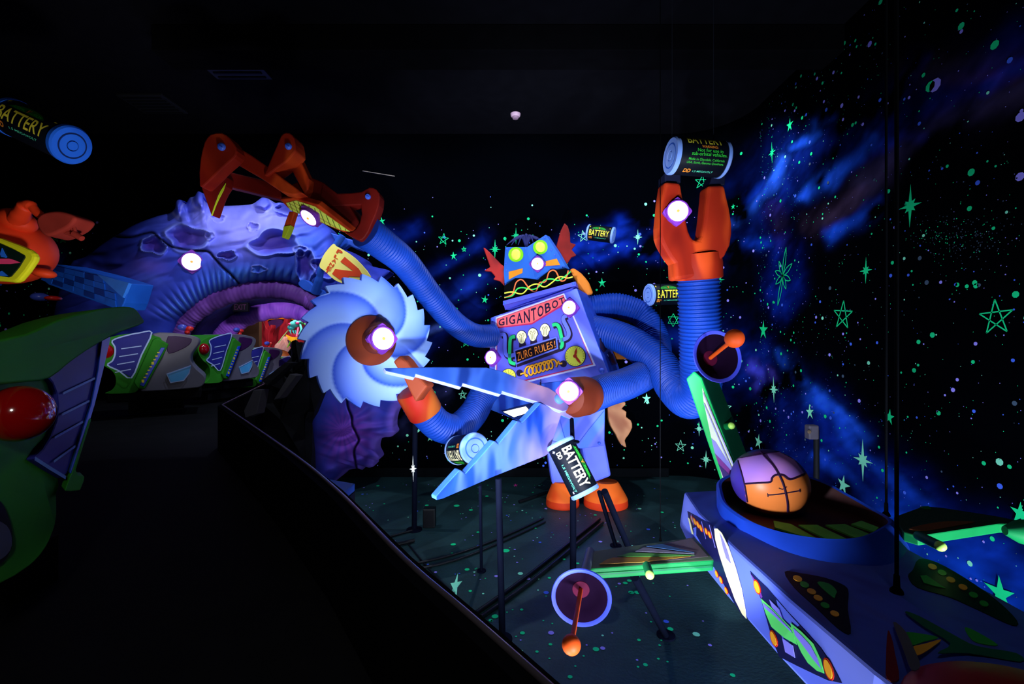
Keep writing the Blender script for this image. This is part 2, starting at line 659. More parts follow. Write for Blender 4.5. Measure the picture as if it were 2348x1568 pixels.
STARS = [  # the large painted stars: px, py, height px, kind, paint
    (1017, 549, 28, 'line5', 1), (1337, 542, 28, 'line5', 3), (1609, 418, 34, 'line5', 1), (1068, 785, 22, 'line5', 1), (1061, 905, 22, 'line5', 3),
    (1560, 1022, 28, 'line5', 3), (1935, 723, 68, 'line5', 1), (2287, 728, 84, 'line5', 1), (128, 546, 22, 'line5', 1), (146, 548, 22, 'line5', 1),
    (1543, 734, 30, 'line6', 1), (1797, 632, 130, 'flower', 1), (1662, 935, 38, 'line5', 3),
    (1040, 587, 20, 's5', 1), (1064, 572, 13, 'line5', 1), (1112, 687, 20, 's5', 1), (1380, 649, 24, 's5', 1), (1482, 914, 26, 's5', 3),
    (1548, 1155, 36, 's5', 1), (1752, 757, 46, 's5', 1), (1741, 1013, 38, 's5', 3), (1859, 945, 36, 's5', 3), (1936, 1112, 48, 's5', 3),
    (2042, 956, 38, 's5', 1), (965, 980, 36, 's5', 3), (986, 1003, 20, 's5', 3), (1813, 287, 32, 's5', 1), (1682, 474, 14, 's5', 1),
    (2298, 1362, 84, 's5', 1), (1649, 642, 44, 's8', 1), (2344, 1178, 56, 's5', 1), (1552, 583, 16, 's5', 1), (876, 508, 20, 's5', 1),
    (1135, 572, 46, 's8', 1), (1183, 541, 38, 's8', 1), (1462, 544, 36, 's8', 3), (1772, 350, 50, 's8', 1), (2090, 472, 100, 's8', 1),
    (1988, 620, 62, 's8', 1), (1776, 893, 62, 's8', 3), (1981, 1055, 98, 's8', 3), (1603, 983, 34, 's8', 3), (1619, 1053, 42, 's8', 3),
    (1099, 1050, 14, 's5', 3),
]


def star_shape(kind, h, seed):
    """outlines (list of closed loops or line strips) in metres around (0,0)"""
    r = random.Random(seed)
    R = h / 2
    rot = r.uniform(-.16, .16)
    if kind == 's5':
        return 'fill', [[((R if i % 2 == 0 else R * .36) * (1 + r.uniform(-.12, .12)) * math.sin(math.pi * i / 5 + rot) * .82,
                          (R if i % 2 == 0 else R * .36) * math.cos(math.pi * i / 5 + rot)) for i in range(10)]]
    if kind == 's8':
        pts = []
        for i in range(16):
            k = [1.0, .22, .38, .2, .62, .2, .38, .22][i % 8] if i % 2 == 0 or True else .2
            if i % 8 == 4:
                k = .6
            pts.append((R * k * math.sin(math.pi * i / 8 + rot * .5), R * k * math.cos(math.pi * i / 8 + rot * .5)))
        return 'fill', [pts]
    if kind == 'line5':
        p = [(R * math.sin(2 * math.pi * i * 2 / 5 + rot) * .9, R * math.cos(2 * math.pi * i * 2 / 5 + rot)) for i in range(5)]
        return 'line', [[p[i], p[(i + 1) % 5]] for i in range(5)]
    if kind == 'line6':
        L = []
        for q in (0, math.pi / 3):
            p = [(R * math.sin(2 * math.pi * i / 3 + q + rot) * .9, R * math.cos(2 * math.pi * i / 3 + q + rot)) for i in range(3)]
            L += [[p[i], p[(i + 1) % 3]] for i in range(3)]
        return 'line', L
    L = []                                   # flower of long looped petals
    for a, k in ((0.25, 1.0), (1.1, .75), (1.95, .6), (2.7, .55), (3.5, 1.1), (4.3, .6), (5.1, .62), (5.8, .62)):
        q = [(R * k * t * math.sin(a) + R * .09 * math.sin(math.pi * t) * sg * math.cos(a), R * k * t * math.cos(a) - R * .09 * math.sin(math.pi * t) * sg * math.sin(a))
             for sg, ts in ((1, [0, .25, .5, .75, 1]), (-1, [1, .75, .5, .25, 0])) for t in ts]
        L.append([(x * .8, y) for x, y in q])
    return 'line', L


def add_stars(mb, s_lo, s_hi, pt, place):
    for i, (px, py, h, kind, mi) in enumerate(STARS):
        s, z, Y = wall_hit(px, py)
        if not (s_lo <= s < s_hi):
            continue
        mode, loops = star_shape(kind, h * Y / F, i)
        if mode == 'fill':
            for L in loops:
                mb.poly([pt(s + x, z + y, .012) for x, y in L], mi)
        else:
            wd = min(max(.006, h * Y / F * .035), .011)
            for L in loops:
                for (ax, ay), (bx, by) in zip(L[:-1], L[1:]):
                    dx, dy = bx - ax, by - ay
                    l = math.hypot(dx, dy) or 1
                    nx, ny = -dy / l * wd / 2, dx / l * wd / 2
                    mb.poly([pt(s + ax + nx, z + ay + ny, .012), pt(s + ax - nx, z + ay - ny, .012), pt(s + bx - nx, z + by - ny, .012), pt(s + bx + nx, z + by + ny, .012)], mi)
    place(mb)


def dot(mb, pt, s, z, r, mi, asp=1.0):
    n = 8 if r > .012 else 6
    mb.poly([pt(s + r * math.cos(2 * math.pi * k / n + .3), z + r * asp * math.sin(2 * math.pi * k / n + .3), .004) for k in range(n)], mi)


def star_r(rr, lo, hi):
    return lo + (hi - lo) * rr.random() ** 4.5


def wall_piece(name, s0, s1, ds, hole=None, stars=None):
    ns, nz = int(round((s1 - s0) / ds)) + 1, int(round((CZ - FZ) / ds)) + 1
    S = np.linspace(s0, s1, ns)
    Z = np.linspace(FZ, CZ, nz)
    mb = MB()
    for s in S:
        for z in Z:
            mb.v.append(wall_pt(s, z))
    xy = np.array([(p.x, p.y, p.z) for p in mb.v])
    yy = np.maximum(xy[:, 1], 0.15)
    px, py = 1174 + F * xy[:, 0] / yy, 784 - F * (xy[:, 2] - EYE) / yy
    ss, zz = np.meshgrid(S, Z, indexing='ij')
    colr = nebula(px, py, ss.ravel(), zz.ravel())
    colr[xy[:, 1] < 1.2] = lin((3, 5, 9))
    for i in range(ns - 1):
        for j in range(nz - 1):
            a = i * nz + j
            if hole and hole((S[i] + S[i + 1]) / 2, (Z[j] + Z[j + 1]) / 2):
                continue
            mb.f.append([a, a + nz, a + nz + 1, a + 1])
            mb.m.append(0)
    ng = len(mb.v)
    stars(mb)
    full = np.zeros((len(mb.v), 3), dtype=np.float32)
    full[:ng] = colr
    return mb.build(name, STARM, None, col=full, kind='structure', recalc=False, base=False)


def in_poly(x, y, poly):
    c = False
    for i in range(len(poly)):
        (ax, ay), (bx, by) = poly[i - 1], poly[i]
        if (ay > y) != (by > y) and x < (bx - ax) * (y - ay) / (by - ay) + ax:
            c = not c
    return c


OPEN = [(404, 1100), (404, 770), (430, 728), (478, 695), (545, 672), (610, 666), (668, 672), (706, 690), (732, 712), (724, 800), (716, 1100)]


def hole_back(s, z):
    return in_poly(1174 + F * s / WY, 784 - F * (z - EYE) / WY, OPEN)


def back_dots(mb):
    r = random.Random(21)
    for i in range(1500):
        s, z = r.uniform(-8.6, S_CORNER + ARC), r.uniform(FZ + .15, 3.55)
        if z > 3.0 and r.random() < (z - 3.0) / .55:
            continue
        if s < -3.5 and (z < .9 or z > 3.1) or hole_back(s, z):
            continue
        dot(mb, wall_pt, s, z, star_r(r, .0065, .026), r.choice([1, 1, 1, 2, 2, 3, 3, 4]))


def side_dots(mb):
    r = random.Random(22)
    s0 = S_CORNER + ARC
    for i in range(2100):
        s, z = s0 + 4.6 * r.random() ** 1.25, r.uniform(FZ + .1, 4.4)
        dot(mb, wall_pt, s, z, .003 + .019 * r.random() ** 7, r.choice([1, 1, 1, 2, 2, 3, 4, 4, 5]))
    for i in range(260):                                   # fine speckle cloud
        px, py = r.gauss(2200, 60), r.gauss(550, 30)
        s, z, Y = wall_hit(px, py)
        dot(mb, wall_pt, s, z, r.uniform(.002, .005), r.choice([5, 5, 1]))
    for px, py, d, mi in [(1995, 101, 13, 2), (2145, 195, 30, 2), (2134, 198, 24, 1), (2282, 103, 20, 1), (2205, 60, 16, 1), (2228, 395, 17, 1), (2341, 268, 22, 2), (2340, 405, 20, 2),
                          (2139, 768, 13, 1), (2097, 849, 11, 1), (2330, 675, 16, 1), (2293, 1059, 17, 3), (2257, 1062, 10, 1), (2316, 1070, 10, 1), (2020, 4, 12, 1), (2225, 1292, 13, 3),
                          (2224, 478, 12, 1), (2236, 648, 12, 1), (2238, 788, 9, 2), (1840, 270, 8, 1), (1700, 352, 7, 1), (1971, 919, 9, 2), (2158, 647, 8, 2), (1890, 233, 7, 2), (1931, 242, 10, 2)]:
        s, z, Y = wall_hit(px, py)
        dot(mb, wall_pt, s, z, d / 2 * Y / F, mi)


SB = S_CORNER + ARC
wall_piece('wall_back', -10.0, SB, .033, hole_back, lambda mb: add_stars(mb, -20, SB, wall_pt, back_dots))
wall_piece('wall_right', SB, SB + 7.6, .026, None, lambda mb: add_stars(mb, SB, 40, wall_pt, side_dots))

# stage floor with painted specks
M_FLOOR = mat('stage_floor_paint', (26, 56, 58), 0.55, 0.3, bump=0.15, bscale=40, vary=0.3, vscale=2.5)
mb = MB()
fx = [(-7.5, 7.3), (3.5, 7.3), (3.5, -1.2), (.2, -1.2), (-2.2, 3.0), (-3.6, 6.0), (-7.5, 6.0)]
mb.poly([(x, y, FZ) for x, y in fx], 0)
rr = random.Random(5)


def floor_pt(s, z, off=0.0):
    return Vector((s, z, FZ + off))


def fl(px, py, h=0.0):
    Y = (EYE - FZ - h) * F / (py - 784.0)
    return Vector(((px - 1174.0) / F * Y, Y, FZ + h))


for i in range(230):
    px, py = rr.uniform(830, 1540), 1110 + 420 * rr.random() ** 1.4
    p = fl(px, py)
    dot(mb, floor_pt, p.x, p.y, star_r(rr, .008, .028), rr.choice([1, 1, 1, 2, 3, 4]))
for i in range(150):
    dot(mb, floor_pt, rr.uniform(-.5, 3.3), rr.uniform(1.2, 7.0), star_r(rr, .008, .028), rr.choice([1, 1, 2, 2, 3]))
for px, py, d, mi in [(1382, 1487, 12, 2), (1262, 1478, 9, 1), (1537, 1443, 14, 1), (1465, 1468, 9, 1), (1160, 1263, 18, 1), (1135, 1414, 16, 1), (1680, 1549, 12, 1), (1628, 1480, 9, 2),
                      (1443, 1332, 11, 1), (1480, 1525, 11, 1), (1125, 1423, 10, 1), (1047, 1160, 14, 1)]:
    p = fl(px, py)
    dot(mb, floor_pt, p.x, p.y, d / 2 * p.y / F, mi)
for (px, py, h, mi) in [(1044, 1345, 64, 3), (1182, 1113, 26, 6)]:
    p = fl(px, py)
    _, L = star_shape('s5', h * p.y / F, 3)
    mb.poly([floor_pt(p.x + x * .55, p.y + y * (1.9 if mi == 3 else 1.0), .004) for x, y in L[0]], mi)
mb.build('floor', [M_FLOOR] + STARM[1:] + [M_SP], None, kind='structure', recalc=False, base=False)

# ceiling, hidden ends of the hall
M_CEIL = mat('black_ceiling_paint', (14, 14, 19), 0.9, 0.0)
mb = MB()
mb.poly([(-10, 7.4, CZ), (3.6, 7.4, CZ), (3.6, -1.2, CZ), (-10, -1.2, CZ)])
mb.build('ceiling', M_CEIL, None, kind='structure', recalc=False, base=False)
mb = MB()
mb.poly([(-10, 7.35, DZ - .2), (-10, -1.2, DZ - .2), (-10, -1.2, CZ), (-10, 7.35, CZ)])
mb.build('wall_left', M_BLACK, None, kind='structure', recalc=False, base=False)
mb = MB()
mb.poly([(-10, -1.2, FZ), (3.6, -1.2, FZ), (3.6, -1.2, CZ), (-10, -1.2, CZ)])
mb.build('wall_front', M_BLACK, None, kind='structure', recalc=False, base=False)

# the ride side: deck, parapet with its metal edge, fabric-covered ledge
RAIL = [(-3.35, 6.45), (-2.31, 3.56), (-1.06, 2.07), (-.61, 1.5), (-.27, 1.02), (-.05, .74), (.42, .12), (.85, -.5), (1.3, -1.15)]
PT = .65
M_DECK = mat('black_track_floor', (11, 12, 15), 0.8, 0.1, vary=0.3)
mb = MB()
mb.poly([(x, y, DZ) for x, y in RAIL] + [(-9.9, -1.15, DZ), (-9.9, 7.25, DZ), (-3.4, 7.25, DZ)])
mb.build('track_floor', M_DECK, None, kind='structure', recalc=False, base=False)
mb = MB()
nr = []
for i, (x, y) in enumerate(RAIL):
    a, b = RAIL[max(i - 1, 0)], RAIL[min(i + 1, len(RAIL) - 1)]
    t = Vector((b[0] - a[0], b[1] - a[1], 0)).normalized()
    nr.append(Vector((-t.y, t.x, 0)))                       # towards the stage
for i in range(len(RAIL) - 1):
    p, q = Vector((*RAIL[i], 0)), Vector((*RAIL[i + 1], 0))
    n0, n1 = nr[i] * .05, nr[i + 1] * .05
    zb, zt = Vector((0, 0, FZ)), Vector((0, 0, PT))
    k = len(mb.v)
    mb.v += [p + zb, q + zb, q + n1 + zb, p + n0 + zb, p + zt, q + zt, q + n1 + zt, p + n0 + zt]
    mb.f += [[k, k + 1, k + 5, k + 4], [k + 3, k + 7, k + 6, k + 2], [k + 4, k + 5, k + 6, k + 7]]
    mb.m += [0, 0, 0]
mb.build('wall_parapet', M_BLACK, None, kind='structure', base=False)
M_EDGE = mat('brushed_edge_metal', (120, 110, 120), 0.35, 0.5, metal=0.8)
mb = MB()
mb.tube(catmull([(x + n.x * .03, y + n.y * .03, PT + .004) for (x, y), n in zip(RAIL[1:], nr[1:])], 6), .006, 8)
mb.build('trim_1', M_EDGE, None, smooth=50, kind='structure', base=False)
mb = MB()
mb.tube([(x + n.x * .03, y + n.y * .03, PT + .004) for (x, y), n in zip(RAIL[:2], nr[:2])], .007, 8)
mb.build('trim_2', M_EDGE, None, smooth=50, kind='structure', base=False)
mb = MB()
led_o = [(-.36, 1.38), (-.32, 1.31), (-.188, 1.19), (-.078, 1.097), (.024, .957), (.08, .862), (.6, .2), (1.05, -.4)]
led_i = [(-.50, 1.42), (-.24, 1.08), (-.12, .93), (-.06, .84), (.02, .75), (.05, .70), (.46, .14), (.9, -.48)]
top = [Vector((*p, .5)) for p in led_o] + [Vector((*p, .53)) for p in reversed(led_i)]
mb.prism(top, (0, 0, -.2))
mb.build('trim_3', mat('ledge_fabric', (84, 70, 78), 0.85, 0.1, bump=.3, bscale=25), None, bevel=.02, kind='structure', base=False)
mb = MB()
mb.box((-1.5, WY - .05, FZ + .07), (8.0, .06, .14))
mb.build('baseboard_back', mat('baseboard_paint', (4, 7, 11), .8, .05), None, kind='structure', bevel=.008, base=False)

# ceiling fittings
mb = MB()
mb.box((.4, 4.95, CZ - .14), (8.4, .35, .28))
mb.build('trim_4', mat('ceiling_beam_black', (9, 9, 12), .9, .0), None, kind='structure', bevel=.01, base=False)


def cl(px, py, drop=0.0):
    Y = (CZ - drop - EYE) * F / (784.0 - py)
    return Vector(((px - 1174.0) / F * Y, Y, CZ - drop))


M_VENT = mat('dark_vent_metal', (24, 25, 30), .5, .4)
for lab, px, py, sx, sy in (('flat dark ceiling vent nearer the far wall, above the orange claw', 352, 240, .62, .5), ('dark square ceiling diffuser nearer the camera than the flat vent', 528, 148, .7, .6)):
    c = cl(px, py, .03)
    t = thing('ceiling_vent', (c.x, c.y, CZ), lab, 'vent', 'ceiling vents')
    MB().box((c.x, c.y, CZ - .02), (sx, sy, .035)).build('vent_frame', M_VENT, t, bevel=.008)
    q = MB()
    for k in range(6):
        q.box((c.x, c.y - sy * .4 + k * sy * .16, CZ - .045), (sx * .84, .03, .015))
    q.build('louver', M_DARK, t)
c = cl(1182, 269, .05)
t = thing('smoke_detector', (c.x, c.y, CZ), 'small round pinkish detector on the black ceiling', 'detector')
MB().lathe([(.075, 0), (.07, .03), (.055, .045)], (c.x, c.y, CZ), (0, 0, -1), 28).build('base', mat('detector_plastic', (205, 170, 190), .5), t, smooth=40)
MB().lathe([(.05, .045), (.04, .07), (.02, .075)], (c.x, c.y, CZ), (0, 0, -1), 24).build('sensor_cap', mat('detector_plastic_dark', (150, 120, 140), .5), t, smooth=40)
tag(MB().tube([P(832, 392, 6.3), P(905, 404, 6.1)], .006, 6).build('ceiling_cable', mat('thin_steel_wire', (120, 110, 100), .4, metal=.6)), 'thin pale wire hanging high right of the orange claw', 'wire')

# things on the stage floor
M_POLE = mat('navy_black_pole_paint', (6, 10, 26), .8, .04)
M_COND = mat('black_conduit', (8, 12, 16), .4, .3)


def pole(a, b, r, label, name='support_pole'):
    t = thing(name, (b.x, b.y, b.z), label, 'pole', 'black support poles on the stage floor')
    MB().tube([a, b], r, 12).build('shaft', M_POLE, t, smooth=50)
    MB().lathe([(r * 3, 0), (r * 3, .012), (r * 1.4, .02)], b, (0, 0, 1), 20).build('foot_plate', M_POLE, t, smooth=40)
    return t


pole(P(952, 938, 5.19), fl(950, 1215), .03, 'thick black pole under the copper collar of the saw blade')
pole(P(1101, 1112, 3.75), fl(1104, 1310), .014, 'thinnest black pole, standing under the lower shear blade')
pole(P(1143, 1098, 3.42), fl(1152, 1466), .024, 'tall black pole, nearest to the camera, under the lower shear blade')
pole(P(1314, 1140, 3.95), Vector((P(1314, 1140, 3.95).x, 3.95, FZ)), .028, 'black pole directly under the tilted battery in front of the robot')
pole(P(1374, 1128, 4.02), fl(1412, 1252), .02, 'slanted black strut behind the tilted battery, the left one of the pair')
pole(P(1386, 1126, 4.0), fl(1450, 1276), .03, 'slanted black strut behind the tilted battery, the thicker right one of the pair')
pole(P(1455, 1322, 2.28), fl(1527, 1458), .022, 'slanted black rod under the left wing of the spaceship')
pole(P(1311, 962, 4.35), P(1313, 1014, 4.0), .02, 'short black rod between the shears collar and the tilted battery', 'hanging_rod')


def conduit(pts, r, label):
    p = [fl(x, y, r + .004) for x, y in pts]
    return tag(MB().tube(catmull(p, 4), r, 8).build('conduit', M_COND, None, smooth=50), label, 'conduit', 'black conduits on the stage floor')


conduit([(905, 1300), (1040, 1272), (1160, 1228), (1246, 1188)], .012, 'black conduit running from the parapet to the robot feet')
conduit([(915, 1312), (1045, 1284), (1165, 1236), (1250, 1196)], .012, 'second black conduit beside the one that runs to the robot feet')
conduit([(1092, 1405), (1200, 1328), (1310, 1242), (1375, 1190)], .018, 'upper black pipe of the diagonal pair crossing the tall near pole')
conduit([(1104, 1414), (1212, 1338), (1318, 1252), (1382, 1198)], .018, 'lower black pipe of the diagonal pair crossing the tall near pole')
conduit([(846, 1244), (945, 1216)], .012, 'short black conduit ending at the foot of the thick pole')
conduit([(862, 1254), (900, 1250), (950, 1239)], .02, 'thicker short black pipe in front of the thick pole')
conduit([(935, 1246), (990, 1312), (1042, 1362)], .008, 'thin dark cable along the floor towards the painted star')
conduit([(1190, 1150), (1150, 1200), (1235, 1135), (1290, 1118)][:1] + [(1215, 1142), (1290, 1116)], .02, 'bent black pipe beside the left robot foot')
p = fl(985, 1207)
t = thing('junction_box', p, 'dark upright box on the floor beside the thick pole', 'box')
MB().box(p + Vector((0, 0, .11)), (.14, .1, .22)).build('housing', M_COND, t, bevel=.008)
MB().box(p + Vector((0, -.055, .11)), (.11, .01, .18)).build('cover', M_DARK, t, bevel=.003)
# white glow star stuck to the thick pole
c = P(947, 1075, 5.12)
_, L = star_shape('s8', 60 * 5.1 / F, 4)
tag(MB().prism([c + Vector((x * .45, 0, y)) for x, y in L[0]], (0, .015, 0)).build('star_cutout', mat('star_paint_white', (250, 255, 235), .6, vary=.03)), 'narrow white star stuck on the thick black pole', 'star')
# speaker post by the right wall
b = P(1872, 1190, 4.6)
t = thing('speaker_post', (b.x, b.y, FZ), 'black post with a small grey speaker behind the pilot head', 'speaker')
MB().tube([(b.x, b.y, FZ), (b.x, b.y, P(0, 985, 4.6).z)], .026, 10).build('post', M_DARK, t, smooth=50)
MB().box(P(1861, 990, 4.55), (.1, .08, .14)).build('speaker_box', mat('grey_speaker', (70, 66, 78), .6), t, bevel=.012)
MB().lathe([(.02, 0), (.012, .01)], P(1856, 990, 4.5), (0, -1, 0), 12).build('driver', mat('speaker_driver_tan', (90, 74, 60), .6), t)
# ledge block with a blue top at the far end of the parapet
top = [P(717, 1097, 2.25), P(757, 1104, 2.35), P(814, 1129, 2.28), P(784, 1139, 2.12)]
top = [Vector((p.x, p.y, .44)) for p in top]
t = thing('ledge_block', (top[0].x, top[0].y, FZ), 'low block with bright blue top beside the parapet edge', 'block')
MB().prism(top, (0, 0, -.04)).build('blue_top', mat('ledge_blue', (40, 100, 225), .5), t, bevel=.006, label='bright blue top board')
MB().prism([p + Vector((0, 0, -.042)) for p in top], (0, 0, -1.38)).build('block_base', M_DARK, t)

# dark rock heap and leaning boards in front of the arch
M_ROCK = mat('dark_rock', (8, 8, 12), .85, .1, bump=.8, bscale=9, vary=.4)
rk = [(668, 800), (674, 783), (683, 776), (690, 788), (699, 784), (706, 797), (714, 795), (720, 806), (730, 812), (736, 850), (741, 900), (732, 940), (716, 975), (714, 1040), (713, 1094), (690, 1080), (655, 1050), (628, 1010), (612, 975), (617, 920), (630, 880), (640, 850), (655, 838), (664, 822)]
mb = MB()
cx, cz = 680, 930
layers = []
for d, k in ((0.0, .8), (-.22, 1.0), (.25, 1.0), (.5, .92)):
    layers.append([P(cx + (x - cx) * k, cz + (y - cz) * k, 5.2 + d) + Vector((random.uniform(-.02, .02), random.uniform(-.1, .1), random.uniform(-.02, .02))) for x, y in rk])
order = [layers[1], layers[2], layers[3]]
front = [P(cx + (x - cx) * .55, cz + (y - cz) * .7, 4.86 + random.uniform(-.1, .1)) for x, y in rk]
n = len(rk)
mb.v = front + layers[1] + layers[2] + layers[3]
mb.f = [list(range(n))] + [[3 * n + i for i in reversed(range(n))]]
for r_ in range(3):
    for i in range(n):
        j = (i + 1) % n
        mb.f.append([r_ * n + i, r_ * n + j, (r_ + 1) * n + j, (r_ + 1) * n + i])
mb.m = [0] * len(mb.f)
tag(mb.build('rock_heap', M_ROCK), 'dark jagged rock heap in front of the arch opening', 'rock')
M_BOARD = mat('grey_board', (36, 34, 40), .7)
for lab, q in (('short grey board leaning left of the rock heap', [(581, 894), (600, 894), (588, 949), (562, 958), (559, 942)]), ('long grey board leaning against the rock heap', [(664, 857), (680, 861), (641, 912), (627, 917)]),
               ('dark board lying behind the short grey board', [(600, 872), (655, 830), (668, 832), (612, 884)])):
    tag(MB().prism([P(x, y, 4.3 - (y - 860) * .003) for x, y in q], (.03, .08, 0)).build('board', M_BOARD if 'dark' not in lab else M_ROCK, None, bevel=.004), lab, 'board', 'boards by the rock heap')


# ------------------------------------------------------------------ planet arch
OUT = [[(120, 800), (122, 720), (140, 650), (161, 604), (176, 595), (197, 588), (225, 566), (267, 539), (309, 515), (356, 497), (389, 488), (401, 477), (404, 461), (415, 458), (425, 468), (434, 454), (446, 450), (453, 439), (463, 443), (467, 456), (485, 471), (547, 471)],
       [(547, 471), (577, 468), (592, 459), (601, 453), (616, 456), (628, 466), (646, 465), (690, 480), (730, 505), (757, 525), (767, 545)],
       [(767, 545), (778, 566), (814, 581), (839, 596), (849, 609), (890, 619), (893, 626), (874, 630), (880, 660), (905, 720), (925, 800), (935, 870), (921, 925)],
       [(921, 925), (910, 942), (904, 961), (903, 979), (907, 992), (897, 1001), (879, 1003), (867, 1011), (863, 1029), (871, 1048), (867, 1055), (860, 1057), (858, 1068), (847, 1072), (836, 1070), (831, 1077), (821, 1074), (797, 1078), (784, 1091), (767, 1104), (754, 1109)]]
INN = [[(405, 820), (404, 775), (424, 730), (470, 690), (530, 661)],
       [(530, 661), (575, 650), (625, 646), (670, 652), (715, 672)],
       [(715, 672), (738, 692), (744, 720), (734, 770), (727, 830), (718, 890)],
       [(718, 890), (715, 950), (714, 1000), (714, 1050), (715, 1097)]]


def resample(pts, n):
    q = [Vector((p[0], p[1], 0)) for p in c2(pts, 6) and [(v[0], v[1]) for v in c2(pts, 6)]]
    L = [0.0]
    for a, b in zip(q[:-1], q[1:]):
        L.append(L[-1] + (b - a).length)
    out = []
    j = 0
    for i in range(n):
        t = L[-1] * i / (n - 1)
        while j < len(L) - 2 and L[j + 1] < t:
            j += 1
        f = (t - L[j]) / max(L[j + 1] - L[j], 1e-9)
        p = q[j].lerp(q[j + 1], min(max(f, 0), 1))
        out.append((p.x, p.y))
    return out


NT = [230, 120, 110, 150]
O_, I_ = [], []
for a, b, n in zip(OUT, INN, NT):
    ra, rb = resample(a, n), resample(b, n)
    if O_:
        ra, rb = ra[1:], rb[1:]
    O_ += ra
    I_ += rb
NTT, NSS = len(O_), 130
O_, I_ = np.array(O_), np.array(I_)
sv = np.linspace(0, 1, NSS)
PX = I_[:, None, 0] * (1 - sv) + O_[:, None, 0] * sv
PY = I_[:, None, 1] * (1 - sv) + O_[:, None, 1] * sv
SS = np.tile(sv, (NTT, 1))
TT = np.tile(np.arange(NTT)[:, None] / NTT, (1, NSS))


def G(x, y, a=0.0):
    ca, sa = math.cos(a), math.sin(a)

    def f(cx, cy, sx, sy):
        dx, dy = PX - cx, PY - cy
        return np.exp(-(((dx * ca + dy * sa) / sx) ** 2 + ((-dx * sa + dy * ca) / sy) ** 2))
    return f(x, y, 1, 1)


def GA(x, y, sx, sy, a=0.0):
    dx, dy = PX - x, PY - y
    ca, sa = math.cos(a), math.sin(a)
    return np.exp(-(((dx * ca + dy * sa) / sx) ** 2 + ((-dx * sa + dy * ca) / sy) ** 2))


def smoothstep(e0, e1, x):
    t = np.clip((x - e0) / (e1 - e0), 0, 1)
    return t * t * (3 - 2 * t)


def crater(x, y, sx, sy, a=0.0, soft=.6):
    """1 inside a wobbly bowl, 0 outside"""
    dx, dy = PX - x, PY - y
    ca, sa = math.cos(a), math.sin(a)
    u, v = (dx * ca + dy * sa) / sx, (-dx * sa + dy * ca) / sy
    ang = np.arctan2(v, u)
    r = np.sqrt(u * u + v * v) / (1 + .12 * np.sin(3 * ang + x) + .08 * np.sin(5 * ang + y))
    return 1 - smoothstep(1 - soft, 1 + soft * .4, r), np.exp(-((r - 1.12) / .14) ** 2)


thick = np.clip(SS * (1 - SS) * 4, 0, 1) ** .55
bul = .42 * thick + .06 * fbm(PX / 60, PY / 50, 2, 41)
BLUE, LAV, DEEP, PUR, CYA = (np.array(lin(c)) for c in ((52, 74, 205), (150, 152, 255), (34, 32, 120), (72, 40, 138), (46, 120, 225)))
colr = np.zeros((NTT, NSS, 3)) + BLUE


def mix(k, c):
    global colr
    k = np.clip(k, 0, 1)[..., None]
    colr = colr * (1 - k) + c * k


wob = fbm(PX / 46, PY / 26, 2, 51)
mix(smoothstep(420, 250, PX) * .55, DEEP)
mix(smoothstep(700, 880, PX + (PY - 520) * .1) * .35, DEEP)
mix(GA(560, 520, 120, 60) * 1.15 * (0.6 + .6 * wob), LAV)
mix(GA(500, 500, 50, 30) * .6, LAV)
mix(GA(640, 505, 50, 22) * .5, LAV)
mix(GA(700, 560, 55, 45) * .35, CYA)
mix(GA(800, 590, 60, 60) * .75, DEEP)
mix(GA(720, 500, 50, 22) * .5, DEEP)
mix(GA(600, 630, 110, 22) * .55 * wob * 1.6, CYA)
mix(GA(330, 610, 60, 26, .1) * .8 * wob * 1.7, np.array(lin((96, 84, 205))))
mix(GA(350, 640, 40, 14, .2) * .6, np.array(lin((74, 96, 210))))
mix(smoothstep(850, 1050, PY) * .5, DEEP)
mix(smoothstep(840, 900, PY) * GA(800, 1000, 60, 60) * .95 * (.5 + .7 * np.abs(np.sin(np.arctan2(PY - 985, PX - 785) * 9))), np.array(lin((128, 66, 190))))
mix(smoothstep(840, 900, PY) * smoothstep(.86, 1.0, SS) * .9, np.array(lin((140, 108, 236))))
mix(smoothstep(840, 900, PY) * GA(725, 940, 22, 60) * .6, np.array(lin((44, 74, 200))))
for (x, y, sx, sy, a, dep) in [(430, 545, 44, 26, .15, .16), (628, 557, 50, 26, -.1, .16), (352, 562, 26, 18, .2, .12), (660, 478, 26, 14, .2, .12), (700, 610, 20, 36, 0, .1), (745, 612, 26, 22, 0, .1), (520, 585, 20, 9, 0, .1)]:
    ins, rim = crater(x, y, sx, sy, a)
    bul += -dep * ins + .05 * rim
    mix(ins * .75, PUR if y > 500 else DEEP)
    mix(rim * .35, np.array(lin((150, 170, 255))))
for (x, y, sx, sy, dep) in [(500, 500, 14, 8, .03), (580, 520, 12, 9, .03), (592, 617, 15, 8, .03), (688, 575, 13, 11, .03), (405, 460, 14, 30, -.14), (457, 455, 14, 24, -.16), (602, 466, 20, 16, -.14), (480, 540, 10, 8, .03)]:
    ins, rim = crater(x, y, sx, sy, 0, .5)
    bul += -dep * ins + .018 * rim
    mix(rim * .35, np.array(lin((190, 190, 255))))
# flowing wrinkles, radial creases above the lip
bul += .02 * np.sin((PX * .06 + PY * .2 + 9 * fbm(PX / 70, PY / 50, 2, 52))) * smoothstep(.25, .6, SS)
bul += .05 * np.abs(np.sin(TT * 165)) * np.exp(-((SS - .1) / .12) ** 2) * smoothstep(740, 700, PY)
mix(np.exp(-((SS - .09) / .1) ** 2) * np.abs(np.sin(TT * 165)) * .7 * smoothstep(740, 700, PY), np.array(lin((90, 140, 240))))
mix(np.exp(-((SS - .0) / .05) ** 2) * .8, DEEP)


